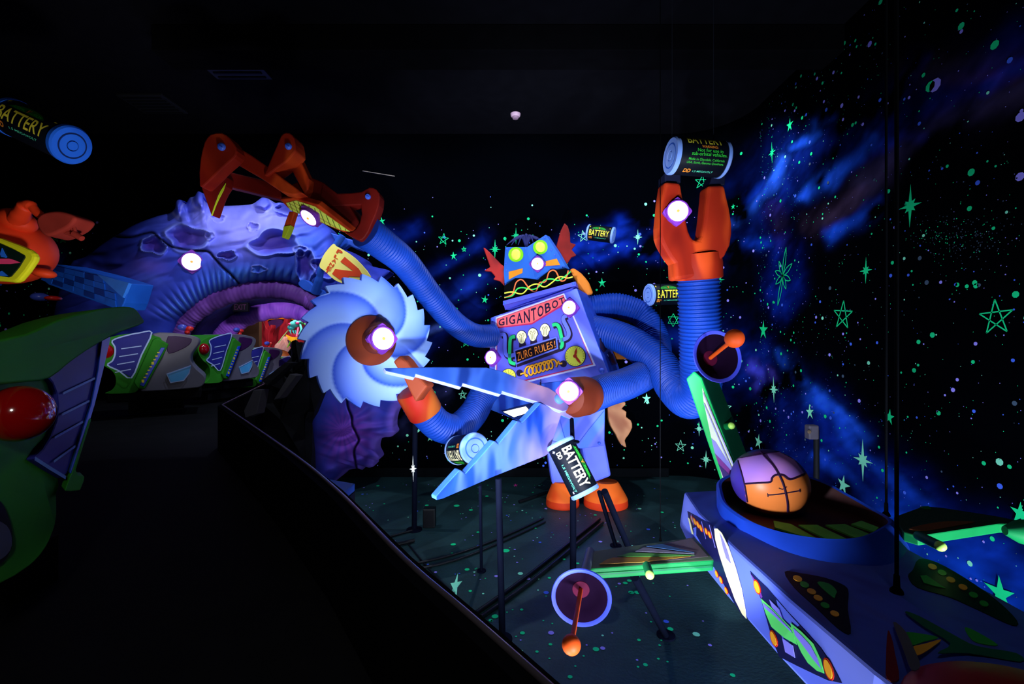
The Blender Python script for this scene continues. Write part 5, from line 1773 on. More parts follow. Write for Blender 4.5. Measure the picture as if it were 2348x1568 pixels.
M_DIN = mat('dish_inside_maroon', (22, 7, 30), .8, .02, vary=.2)
M_PLG = airbrush('plunger_orange', [(.15, (214, 50, 14)), (.6, (240, 90, 26)), (.9, (226, 66, 20))], 2.0, 1.0, kind='noise')

ship = thing('toy_spaceship', (1.35, 1.8, .03), 'blue toy spaceship with green fins hanging at the lower right', 'spaceship')
YS = [2.74, 2.4, 2.0, 1.6, 1.25, 1.0, .78]
HW = [.315, .37, .38, .375, .355, .31, .24]
ZB = [.04, .03, .03, .03, .03, .05, .08]
CXS, ZE, ZCN = 1.355, .245, .262
hull = MB()
for y, w, zb in zip(YS, HW, ZB):
    zz_ = 0 if y > .9 else -.02
    hull.v += [Vector((CXS - w, y, ZE + zz_)), Vector((CXS, y, ZCN + zz_)), Vector((CXS + w, y, ZE + zz_)), Vector((CXS + w + .03, y, zb)), Vector((CXS, y, zb - .05)), Vector((CXS - w - .03, y, zb))]
for i in range(len(YS) - 1):
    for j in range(6):
        jj = (j + 1) % 6
        hull.f.append([i * 6 + j, i * 6 + jj, (i + 1) * 6 + jj, (i + 1) * 6 + j])
        hull.m.append(1 if j in (0, 1) else 0)
hull.f += [[0, 1, 2, 3, 4, 5], [(len(YS) - 1) * 6 + j for j in reversed(range(6))]]
hull.m += [0, 0]
hl = hull.build('hull', [M_SHB, M_SHD2], ship, bevel=.012)


class Ruled:
    """the hull flank between its upper and lower edge, for placing painted marks"""
    def at(self, px, py, off=0.0):
        best = None
        d = Vector(((px - 1174.0) / F, 1.0, -(py - 784.0) / F))
        for i in range(len(YS) - 1):
            a, b = Vector((CXS - HW[i], YS[i], ZE)), Vector((CXS - HW[i + 1], YS[i + 1], ZE))
            c_ = Vector((CXS - HW[i] - .03, YS[i], ZB[i]))
            p = Plane(a, b, c_)
            q = p.at(px, py, 0)
            if YS[i + 1] - 1e-3 <= q.y <= YS[i] + 1e-3:
                return q + p.n * off
            if best is None or abs(q.y - (YS[i] + YS[i + 1]) / 2) < best[0]:
                best = (abs(q.y - (YS[i] + YS[i + 1]) / 2), q + p.n * off, p.n)
        return best[1]


FLK = Ruled()
FNV = Vector((-1, 0, .14)).normalized()


def fdec(q, off, mt_i, mb, sm=0):
    if sm:
        q = c2(q, sm, True)
    mb.prism([FLK.at(x, y, off * .4) for x, y in q], FNV * -.002, mt_i)


mb = MB()
fdec([(1577, 1172), (1600, 1184), (1632, 1204), (1640, 1222), (1650, 1262), (1668, 1316), (1700, 1392), (1716, 1420), (1706, 1416), (1684, 1382), (1646, 1314), (1600, 1232), (1588, 1212), (1580, 1190)], .006, 0, mb)
fdec([(1640, 1212), (1647, 1212), (1657, 1222), (1672, 1252), (1688, 1298), (1702, 1348), (1711, 1396), (1713, 1418), (1704, 1408), (1688, 1376), (1668, 1322), (1652, 1274), (1642, 1236)], .012, 1, mb)
fdec([(1653, 1222), (1662, 1240), (1672, 1268), (1678, 1292), (1668, 1280), (1660, 1254)], .016, 5, mb)
for x, y in ((1589, 1190), (1595, 1196), (1602, 1203), (1609, 1211), (1621, 1218), (1629, 1226), (1645, 1316), (1655, 1330), (1667, 1354)):
    fdec(px_circle(x, y, 3.2, 9.5, 12, -.28), .011, 3, mb)
    fdec(px_circle(x, y, 2.2, 7.5, 12, -.28), .014, 2, mb)
fdec([(1579, 1186), (1583, 1190), (1592, 1226), (1588, 1224)], .012, 1, mb)
for (a, b) in (((1612, 1196), (1622, 1236)), ((1630, 1204), (1644, 1256)), ((1588, 1180), (1594, 1204))):
    mb.ribbon([FLK.at(*a, .008), FLK.at(*b, .008)], .006, FNV, 5)
fdec([(1721, 1309), (1740, 1328), (1760, 1347), (1817, 1414), (1850, 1449), (1883, 1486), (1910, 1526), (1931, 1566), (1900, 1560), (1874, 1548), (1830, 1527), (1788, 1506), (1771, 1463), (1758, 1416), (1746, 1374), (1731, 1337)], .006, 0, mb)
fdec([(1722, 1314), (1738, 1336), (1750, 1368), (1747, 1372), (1734, 1340)], .009, 6, mb)
fdec([(1747, 1372), (1772, 1394), (1817, 1440), (1829, 1478), (1800, 1462), (1771, 1437), (1758, 1406)], .011, 4, mb)
fdec([(1752, 1382), (1776, 1402), (1816, 1444), (1820, 1452), (1780, 1414), (1754, 1392)], .014, 5, mb)
fdec([(1815, 1428), (1840, 1448), (1868, 1476), (1884, 1510), (1892, 1544), (1876, 1538), (1855, 1520), (1840, 1496), (1828, 1470), (1818, 1446)], .011, 4, mb)
fdec([(1822, 1440), (1842, 1458), (1862, 1480), (1876, 1506), (1886, 1534), (1868, 1512), (1846, 1482), (1826, 1456)], .014, 5, mb)
for x, y, rx, ry in ((1738, 1346, 5, 15), (1776, 1464, 5, 17), (1902, 1534, 7, 23)):
    fdec(px_circle(x, y, rx * 1.4, ry * 1.2, 16, -.3), .01, 3, mb)
    fdec(px_circle(x, y, rx, ry, 16, -.3), .014, 2, mb)
for q in ([(1766, 1374), (1789, 1397), (1797, 1419), (1772, 1392)], [(1796, 1463), (1820, 1480), (1825, 1508), (1803, 1495)]):
    fdec(q, .011, 5, mb)
mb.build('side_markings', [M_NAVY, M_SYEL, M_SORG, M_SORD, M_SGRN, M_SLAV, mat('ship_mark_purple', (110, 50, 150), .5)], hl, label='painted windows and lights on the flank')
DLP = Plane((CXS - .375, 2.0, ZE), (CXS - .375, 1.3, ZE), (CXS, 1.6, ZCN))
DRP = Plane((CXS + .375, 2.0, ZE), (CXS + .375, 1.3, ZE), (CXS, 1.6, ZCN))
for pl, q, lights, wed in ((DLP, [(1799, 1312), (1835, 1315), (1893, 1326), (1937, 1344), (1946, 1362), (1944, 1398), (1951, 1453), (1922, 1442), (1868, 1391), (1821, 1348)],
                            [(1829, 1328, 1), (1861, 1358, 1), (1876, 1373, 1), (1914, 1409, 1), (1845, 1342, 2), (1892, 1390, 2)], c2([(1874, 1338), (1900, 1340), (1918, 1356), (1916, 1366), (1910, 1372)], 3, True)),
                           (DRP, [(2082, 1322), (2093, 1308), (2107, 1283), (2147, 1290), (2212, 1326), (2285, 1377), (2332, 1424), (2321, 1435), (2248, 1402), (2176, 1370), (2103, 1348)],
                            [(2138, 1301, 1), (2180, 1331, 1), (2208, 1348, 1), (2160, 1315, 2), (2232, 1366, 2), (2256, 1386, 2)], [(2110, 1322), (2124, 1321), (2140, 1332), (2168, 1351), (2140, 1345), (2118, 1338)])):
    mb = MB()
    mb.prism([pl.at(x, y, .0025) for x, y in c2(q, 3, True)], pl.n * -.002, 0)
    for x, y, mi in lights:
        mb.prism([pl.at(a, b, .0045) for a, b in px_circle(x, y, 11, 6, 14, .35)], pl.n * -.003, mi)
    mb.prism([pl.at(x, y, .0045) for x, y in wed], pl.n * -.002, 2)
    mb.build('deck_window', [mat('deck_window_black', (7, 7, 24), .5, .1), M_SORG, M_SDG], hl, label='dark deck window with dotted lights')
# nose painting and red nose dome
mb = MB()
for pl, q, mi in ((DLP, [(2036, 1449), (2046, 1470), (2052, 1500), (2062, 1560), (2034, 1560), (2032, 1510)], 3), (DRP, [(2048, 1430), (2075, 1450), (2095, 1490), (2110, 1530), (2090, 1540), (2070, 1490)], 4), (DRP, [(2072, 1452), (2110, 1454), (2152, 1463), (2120, 1472), (2088, 1480)], 0), (DRP, [(2092, 1486), (2120, 1478), (2158, 1468), (2140, 1484), (2115, 1500), (2098, 1504)], 1),
                 (DRP, [(2212, 1440), (2240, 1450), (2288, 1480), (2255, 1478), (2228, 1468)], 0), (DRP, [(2075, 1405), (2110, 1416), (2190, 1460), (2240, 1484), (2330, 1500), (2340, 1520), (2220, 1500), (2150, 1500), (2180, 1478), (2120, 1440)], 2)):
    mb.prism([pl.at(x, y, .0025 + .0008 * mi) for x, y in c2(q, 3, True)], pl.n * -.002, mi)
mb.build('nose_markings', [M_SDG, M_SORG, mat('nose_dark_green', (14, 92, 60), .5), mat('nose_red_stripe', (120, 16, 20), .5), mat('nose_grey_stripe', (90, 84, 90), .5)], hl, label='green, yellow and red painted nose marks')
MB().sphere((1.235, 1.1, .21), (.27, .19, .1), n=40).build('nose_dome', mat('nose_dome_red', (150, 20, 16), .45, .3, vary=.25, vscale=3), ship, smooth=60, label='red nose dome')

# cockpit tub
RIM = [(1.11, 2.42, .35), (1.085, 2.30, .325), (1.12, 2.15, .305), (1.18, 2.03, .305), (1.28, 1.955, .308), (1.4, 1.93, .31), (1.53, 1.96, .31), (1.67, 2.04, .312), (1.79, 2.14, .31), (1.79, 2.26, .325), (1.755, 2.38, .355), (1.70, 2.48, .388), (1.60, 2.58, .405), (1.44, 2.64, .405), (1.27, 2.60, .395), (1.16, 2.53, .375)]
rim = catmull(RIM, 5, True)
cc_ = Vector((1.42, 2.3, 0))
tub = MB()
n = len(rim)
for p in rim:
    d = p - cc_
    fy = 1.5 if p.y < 2.25 else 1.06
    tub.v.append(Vector((cc_.x + d.x * (1.02 if p.y > 2.2 else 1.0), cc_.y + d.y * fy, .235)))
for k_ in (0, 1, 2):
    for p in rim:
        d = Vector((p.x - cc_.x, p.y - cc_.y, 0)).normalized()
        tub.v.append([p + d * .012 + Vector((0, 0, -.006)), p + Vector((0, 0, .002)), p - d * .014 - Vector((0, 0, .004))][k_])
for p in rim:
    d = p - cc_
    tub.v.append(Vector((cc_.x + d.x * .93, cc_.y + d.y * .93, .266)))
for k_ in range(4):
    for i in range(n):
        j = (i + 1) % n
        tub.f.append([k_ * n + i, k_ * n + j, (k_ + 1) * n + j, (k_ + 1) * n + i])
        tub.m.append(1 if k_ == 3 else 0)
tub.f.append([4 * n + i for i in range(n)])
tub.m.append(1)
tubo = tub.build('cockpit_tub', [mat('tub_blue', (24, 66, 190), .45, .3, vary=.2, vscale=2), mat('tub_inside_brown', (58, 26, 26), .6, .2, vary=.3)], ship, smooth=50)
mb = MB()
for q in ([(1.24, 2.14), (1.33, 2.02), (1.36, 2.0), (1.34, 2.18), (1.28, 2.22)], [(1.37, 2.17), (1.40, 2.0), (1.49, 2.0), (1.46, 2.17)], [(1.50, 2.17), (1.54, 2.01), (1.63, 2.06), (1.60, 2.18)], [(1.63, 2.18), (1.67, 2.09), (1.73, 2.14), (1.71, 2.22)]):
    mb.prism([Vector((x, y, .276)) for x, y in q], (0, 0, -.008))
mb.build('seat_stripes', mat('seat_green', (100, 200, 80), .6, vary=.2), tubo)


def zp(px, py, z):
    Y = (EYE - z) * F / (py - 784.0)
    return Vector(((px - 1174.0) / F * Y, Y, z))


def dish(c, n, R, ball_px, rb, ballY, lab):
    n = Vector(n).normalized()
    d = MB()
    d.lathe([(R * .12, -R * .72), (R * .42, -R * .6), (R * .8, -R * .3), (R * 1.0, 0), (R * .985, .006), (R * .86, 0.0), (R * .62, -R * .26), (R * .3, -R * .46), (.002, -R * .5)], c, n, 48, mis=[0, 0, 0, 0, 0, 1, 1, 1])
    do = d.build('dish', [M_DISH, M_DIN], ship, smooth=50, label=lab)
    b = P(*ball_px, ballY)
    s = c - n * R * .48
    ax = (b - s).normalized()
    MB().tube([s, s + (b - s) * .95], R * .075, 14).build('plunger_rod', M_PLG, do, smooth=50)
    MB().sphere(b, (rb, rb, rb * 1.0), n=24).build('plunger_ball', M_PLG, do, smooth=60)
    MB().lathe([(R * .3, -R * .47), (R * .29, -R * .44), (R * .1, -R * .43)], c, n, 24).build('dish_socket', mat('dish_socket_pink', (80, 14, 44), .6, .05), do, smooth=40)
    return do


# tail fin
FP = Plane(P(1572, 868, 2.80), P(1611, 866, 2.76), P(1663, 1130, 2.72))
fin = MB().prism([FP.at(x, y) for x, y in [(1572, 868), (1591, 850), (1609, 866), (1683, 1060), (1698, 1140), (1664, 1140)]], Vector((.15, .12, 0)), 0, 1).build('fin', [mat('fin_bright_green', (30, 210, 104), .45, vary=.08), M_WGD], ship, bevel=.01)
mb = MB()
for q, mi in (([(1610, 888), (1613, 918), (1631, 1004), (1658, 1100), (1678, 1114), (1690, 1110), (1680, 1058)], 0), ([(1631, 1004), (1641, 1012), (1676, 1070), (1680, 1082), (1639, 1038)], 1), ([(1639, 1038), (1680, 1082), (1684, 1098), (1647, 1062)], 2), ([(1647, 1062), (1684, 1098), (1688, 1108), (1678, 1110), (1660, 1098)], 3)):
    mb.prism([FP.at(x, y, .006 + .003 * mi) for x, y in q], FP.n * -.003, mi)
for a, b in (((1612, 900), (1682, 1066)), ((1614, 924), (1680, 1080))):
    mb.ribbon([FP.at(*a, .02), FP.at(*b, .02)], .004, FP.n, 4)
mb.build('fin_stripes', [mat('fin_white', (240, 250, 226), .45, vary=.04), mat('fin_lavender', (150, 146, 236), .45), mat('fin_magenta', (136, 50, 150), .45), mat('fin_violet', (60, 34, 116), .45), M_SLAV], fin)
mb = MB()
a, b = P(1656, 979, 2.80), P(1677, 976, 2.70)
mb.tube([a, b], .021, 16, 0)
mb.sphere(b, .021, 1, 16)
mb.build('fin_bullet', [M_WG, M_LIME], fin, smooth=60, label='small lime green bullet lamp')
dish(P(1645, 817, 2.74), (.18, -1, .2), .16, (1684, 776), .052, 2.48, 'upper blue dish with an orange plunger')
# left wing
wt = [zp(1345, 1304, .1), zp(1350, 1288, .105), zp(1362, 1262, .11), zp(1592, 1231, .12), zp(1650, 1283, .115)]
LW = Plane(wt[0], wt[3], wt[4])
wing = MB().prism([LW.at(1345, 1304), LW.at(1362, 1262), LW.at(1592, 1231), LW.at(1650, 1283)], (0, 0, -.052), 0, 1).build('wing', [M_WGT, M_WG], ship, bevel=.006)
mb = MB()
for q, mi in (([(1373, 1296), (1392, 1284), (1445, 1270), (1480, 1257), (1586, 1235), (1624, 1277), (1560, 1284)], 0), ([(1374, 1296), (1390, 1286), (1405, 1281), (1584, 1278), (1472, 1291)], 1), ([(1415, 1279), (1445, 1270), (1593, 1276), (1521, 1279)], 2), ([(1457, 1268), (1477, 1259), (1592, 1274)], 3), ([(1482, 1257), (1517, 1252), (1592, 1272)], 4)):
    mb.prism([LW.at(x, y, .004 + .002 * mi) for x, y in q], (0, 0, -.002), mi)
mb.build('wing_stripes', [mat('wing_taupe', (116, 104, 112), .5), mat('wing_ochre', (210, 160, 60), .5), mat('wing_leaf_green', (100, 180, 80), .5), mat('wing_lilac', (140, 138, 160), .5), mat('wing_steel_blue', (60, 100, 150), .5)], wing)
mb = MB()
a, b = P(1483, 1296, 2.09), P(1490, 1318, 2.0)
mb.tube([a, b], .019, 16, 0)
mb.sphere(b, .0195, 1, 16)
mb.build('wing_bullet', [M_WG, M_LIME], wing, smooth=60, label='small lime green bullet lamp')
mb = MB().ribbon([Vector((p.x, p.y - .002, p.z)) for p in (LW.at(1347, 1306) + Vector((0, 0, -.026)), LW.at(1648, 1285) + Vector((0, 0, -.026)))], .005, (0, -1, .1))
mb.build('wing_groove', M_WGD, wing)
MB().tube([P(1353, 1264, 2.28), P(1347, 1290, 2.15), P(1339, 1322, 2.02)], .022, 16).build('dish_strut', mat('strut_grey', (120, 130, 150), .45), ship, smooth=50)
dish(P(1333, 1370, 1.93), (-.12, -1, -.06), .128, (1310, 1478), .034, 1.62, 'lower blue dish with a red plunger')
# right wing
RWZ = .30
rw = [(2050, 1184), (2117, 1160), (2157, 1163), (2286, 1183), (2370, 1200), (2292, 1200), (2106, 1228), (2070, 1218)]
rwing = MB().prism([zp(x, y, RWZ) for x, y in rw], (0, 0, -.045), 0, 1).build('wing', [mat('wing_dark_olive', (36, 62, 44), .5, vary=.2), M_WG], ship, bevel=.005)
mb = MB().prism([zp(x, y, RWZ + .004) for x, y in c2([(2085, 1212), (2120, 1202), (2170, 1195), (2235, 1196), (2190, 1205), (2130, 1215)], 3, True)], (0, 0, -.003))
mb.build('wing_stripes', mat('wing_rust', (120, 70, 30), .5), rwing)
mb = MB()
a, b = P(2106, 1228, 1.98), P(2156, 1252, 1.84)
mb.tube([a, b], .02, 16, 0)
mb.sphere(b, .0205, 1, 16)
mb.build('wing_bullet', [M_WGD, M_LIME], rwing, smooth=60, label='small lime green bullet lamp')
MB().tube([P(2114, 1168, 2.32), P(2130, 1167, 2.32)], .015, 12).build('wing_bullet', M_WG, rwing, smooth=60)
MB().lathe([(.02, 0), (.05, .05), (.07, .16), (.04, .2)], P(2304, 1216, 2.05), (1, -.25, -.02), 24).build('wing_pod', M_WG, ship, smooth=40)
# ship suspension
for lab, a, r in (('thicker black rod, fixed on the nose of the spaceship', zp(2056, 1358, .262), .0065), ('thinner black rod behind the spaceship at the right wing root', zp(2032, 1182, .30), .0055), ('very thin cable down to the left wing of the spaceship', LW.at(1514, 1240), .0022)):
    t = thing('hanging_rod', a, lab, 'rod', 'black rods carrying the spaceship')
    MB().tube([a, Vector((a.x, a.y, CZ))], r, 10).build('rod', M_BLACK, t, smooth=50)
    MB().lathe([(r * 3.2, 0), (r * 3, .008), (r * 1.6, .02), (r * 1.4, .06), (r, .065)], a, (0, 0, 1), 16).build('clamp', M_BLACK, t, smooth=40)

# pilot head in the cockpit
HC = P(1764, 1104, 2.38)
HR_ = Vector((.186, .18, .165))
hx = Vector((.985, .0, -.17)).normalized()
hy = Vector((0, 1, 0))
hz = hx.cross(hy)


def head_hit(px, py, off=0.0):
    d = Vector(((px - 1174.0) / F, 1.0, -(py - 784.0) / F))
    o = Vector((0, 0, EYE)) - HC
    f = lambda v: Vector((v.dot(hx) / (HR_.x + off), v.dot(hy) / (HR_.y + off), v.dot(hz) / (HR_.z + off)))
    o2, d2 = f(o), f(d)
    A, B, C = d2.dot(d2), 2 * o2.dot(d2), o2.dot(o2) - 1
    D = B * B - 4 * A * C
    t = (-B - math.sqrt(max(D, 0))) / (2 * A)
    return Vector((0, 0, EYE)) + d * t


pilot = thing('pilot_head', HC - Vector((0, 0, .17)), 'round toy pilot head with lilac goggles sitting in the spaceship cockpit', 'head')
mb = MB().sphere(HC, HR_, n=150, ax=(hx, hy, hz))
GOG = [(1691, 1051), (1749, 1041), (1786, 1035), (1821, 1054), (1845, 1086), (1811, 1099), (1795, 1089), (1776, 1090), (1766, 1105), (1707, 1109)]
FAC = [(1707, 1109), (1766, 1105), (1776, 1090), (1795, 1089), (1811, 1099), (1845, 1086), (1880, 1070), (1890, 1200), (1716, 1200), (1711, 1140)]
hc = []
for p in mb.v:
    x, y = 1174 + F * p.x / p.y, 784 - F * (p.z - EYE) / p.y
    front = (p - HC).dot(p - Vector((0, 0, EYE))) < 0
    if front and in_poly(x, y, GOG):
        k = .5 + .5 * math.sin((x + y) * .05)
        hc.append(lin((206 - 30 * k, 140 - 14 * k, 226)))
    elif (front or p.y > HC.y - .02) and in_poly(x, y, FAC):
        hc.append(lin((250, 136, 62)))
    else:
        hc.append(lin((66, 48, 158)) if y > 1050 else lin((58, 36, 88)))
mb.build('head_ball', painted('pilot_paint', .4, .4), pilot, smooth=80, col=np.array(hc))
mb = MB()
M_LINE = mat('pilot_line_plum', (40, 12, 52), .6, vary=0)
for pts, r in (([(1744, 1035), (1754, 1047), (1772, 1066), (1786, 1088), (1796, 1110), (1802, 1132), (1806, 1154), (1806, 1174)], .0048), ([(1707, 1109), (1740, 1107), (1766, 1105), (1770, 1096), (1776, 1090), (1786, 1088), (1796, 1090), (1804, 1096), (1812, 1099), (1828, 1094), (1845, 1086)], .0045),
               ([(1692, 1056), (1700, 1082), (1707, 1109), (1711, 1130), (1714, 1150)], .004), ([(1691, 1051), (1749, 1041), (1786, 1035)], .003)):
    mb.tube([head_hit(x, y, .001) for x, y in c2(pts, 4)], r, 8)
mb.build('helmet_seams', M_LINE, pilot, smooth=60)
mb = MB()
mb.tube([head_hit(x, y, .001) for x, y in c2([(1760, 1135), (1785, 1133), (1810, 1129), (1833, 1125)], 4)], .0028, 8)
for a, b in (((1760, 1131), (1761, 1139)), ((1833, 1121), (1834, 1128)), ((1786, 1119), (1794, 1122)), ((1794, 1122), (1804, 1116))):
    mb.tube([head_hit(*a, .001), head_hit(*b, .001)], .0022, 6)
mb.build('mouth_and_nose', M_LINE, pilot, smooth=60)

# ------------------------------------------------------------------ orange pod at the left edge
pod = thing('alien_pod', P(8, 650, 4.1), 'orange round pod with a yellow framed window at the left edge', 'pod')
M_PODO = airbrush('pod_orange_paint', [(.1, (196, 34, 14)), (.5, (226, 60, 22)), (.9, (240, 84, 28))], 1.6, 1.5, kind='noise')
MB().sphere(P(4, 574, 4.2), (.4, .36, .31), n=48).build('pod_shell', M_PODO, pod, smooth=80)
WPL = Plane(P(66, 572, 3.86), P(79, 588, 3.86), P(0, 645, 3.84))
fo = [(-70, 532), (0, 545), (40, 560), (67, 572), (76, 580), (79, 588), (77, 597), (60, 622), (43, 642), (36, 646), (30, 647), (0, 644), (-70, 640)]
fi = [(-66, 545), (0, 557), (36, 573), (58, 585), (60, 590), (46, 613), (28, 634), (22, 636), (0, 633), (-66, 630)]
fr_ = MB().prism([WPL.at(x, y, .0) for x, y in fo], WPL.n * -.06, 0).build('window_frame', mat('pod_frame_yellow', (226, 226, 30), .45, vary=.08), pod, bevel=.02, label='lime yellow window frame')
MB().prism([WPL.at(x, y, .012) for x, y in fi], WPL.n * -.01).build('window', mat('pod_window_dark', (10, 30, 24), .3, .4), fr_, label='dark window')
mb = MB()
mb.prism([WPL.at(x, y, .02) for x, y in [(-5, 594), (27, 594), (40, 598), (52, 603), (27, 606), (-5, 606)]], WPL.n * -.006, 0)
mb.prism([WPL.at(x, y, .02) for x, y in [(10, 570), (16, 582), (21, 590), (18, 592), (8, 590), (6, 582)]], WPL.n * -.006, 1)
mb.prism([WPL.at(x, y, .02) for x, y in [(-4, 575), (3, 581), (6, 585), (0, 590), (-6, 588)]], WPL.n * -.006, 2)
mb.prism([WPL.at(x, y, .02) for x, y in [(-6, 628), (10, 622), (24, 634), (0, 633)]], WPL.n * -.006, 1)
mb.build('window_shapes', [mat('pod_shape_pink', (240, 70, 120), .4), mat('pod_shape_blue', (40, 110, 220), .4), mat('pod_shape_violet', (110, 70, 200), .4)], fr_, label='pink and blue shapes behind the window')
MB().sphere(P(40, 506, 4.1), (.15, .13, .1), n=24, ax=(Vector((.9, 0, -.43)), Vector((0, 1, 0)), Vector((.43, 0, .9)))).build('shoulder_ridge', M_PODO, pod, smooth=60)
MB().tube(catmull([P(38, 506, 4.05), P(52, 486, 3.98), P(62, 471, 3.95), P(72, 473, 3.95), P(84, 486, 3.95), P(98, 497, 3.95)], 5), [.07] * 5 + [.06] * 5 + [.045] * 6 + [.034] * 10, 14).build('arm', M_PODO, pod, smooth=60)
M_GUN = mat('gun_dusty_red', (150, 48, 38), .7, .1, vary=.15)
gp = [(82, 503), (92, 490), (112, 484), (135, 483), (158, 489), (171, 498), (168, 508), (156, 520), (136, 531), (120, 538), (104, 540), (92, 532), (84, 518)]
gb = MB().prism([P(x, y, 3.9) for x, y in c2(gp, 3, True)], (0, .2, 0)).build('gun_body', M_GUN, pod, smooth=45, bevel=.05, seg=4)
mb = MB()
for a, b in (((166, 506), (174, 536)), ((158, 516), (174, 538)), ((140, 530), (170, 540)), ((156, 532), (176, 540))):
    mb.tube([P(*a, 3.95), P(*b, 3.95)], .014, 8)
mb.tube([P(170, 536, 3.95), P(188, 547, 3.95)], [.03, .024], 12)
mb.build('gun_prongs', M_GUN, pod, smooth=60)
MB().sphere(P(100, 626, 4.15), (.1, .08, .045), n=20, ax=(Vector((.97, 0, -.2)), Vector((0, 1, 0)), Vector((.2, 0, .97)))).build('nozzle', M_PODO, pod, smooth=60)
# blue tiled tail block behind the pod
blk = thing('tiled_block', P(210, 690, 4.6), 'blue square-tiled beam with a folded end, right of the orange pod', 'beam')
M_T1 = airbrush('tile_blue', [(.2, (14, 74, 180)), (.6, (22, 96, 214)), (.9, (16, 84, 196))], 2.0, 1.0, kind='noise')
TP = Plane(P(130, 610, 4.75), P(298, 650, 4.45), P(280, 712, 4.4))
MB().prism([TP.at(x, y) for x, y in [(105, 604), (140, 607), (225, 628), (298, 650), (284, 695), (276, 712), (190, 681), (110, 652), (96, 640)]], (0, .3, .02), 0, 1).build('beam_body', [M_T1, M_T1], blk, bevel=.01)
mb = MB()
r2 = random.Random(3)
for i in range(7):
    for j in range(4):
        u0, u1 = i / 7, (i + .97) / 7
        v0, v1 = j / 4, (j + .95) / 4
        if i == 6 and j < 2:
            continue
        qd = []
        for u, v in ((u0, v0), (u1, v0), (u1, v1), (u0, v1)):
            x = (110 + (262 - 110) * u) * (1 - v) + (98 + (270 - 98) * u) * v
            y = (606 + (641 - 606) * u) * (1 - v) + (643 + (706 - 643) * u) * v
            qd.append(TP.at(x, y, .012 + .004 * ((i + j) % 2)))
        mb.prism(qd, TP.n * -.012, (i + j) % 3)
mb.build('tiles', [M_T1, mat('tile_blue_deep', (8, 52, 140), .5, vary=.2), mat('tile_blue_mid', (24, 90, 206), .5, vary=.2)], blk)
MB().prism([TP.at(x, y, .02) for x, y in [(227, 630), (300, 650), (286, 683)]], TP.n * -.03).build('folded_end', mat('tile_blue_light', (50, 126, 236), .5, vary=.15), blk, label='light blue triangular folded end')

# ------------------------------------------------------------------ ride vehicles
M_VG = mat('vehicle_green', (48, 136, 38), .6, .08, vary=.1)
M_VGY = mat('vehicle_grey', (104, 104, 122), .4, .35, vary=.08)
M_VN = mat('vehicle_wedge_navy', (40, 44, 140), .4, .12, vary=.1)
M_VW = mat('vehicle_outline_pale', (170, 196, 246), .4, vary=.03)
M_VR = mat('vehicle_ball_red', (150, 6, 10), .12, .6, coat=.8, vary=0)
M_VB = mat('vehicle_strip_blue', (20, 66, 214), .35, .4, vary=.05)
M_VY = mat('vehicle_strip_yellow', (238, 226, 50), .4, vary=.03)
M_VP = mat('vehicle_seat_purple', (58, 22, 78), .5, .3)
M_VC = mat('vehicle_light_cyan', (80, 180, 250), .3, .5, vary=.1)
M_CAPB = mat('blaster_blue', (70, 90, 210), .3, .5)
M_CAPR = mat('blaster_red', (220, 40, 34), .3, .5)


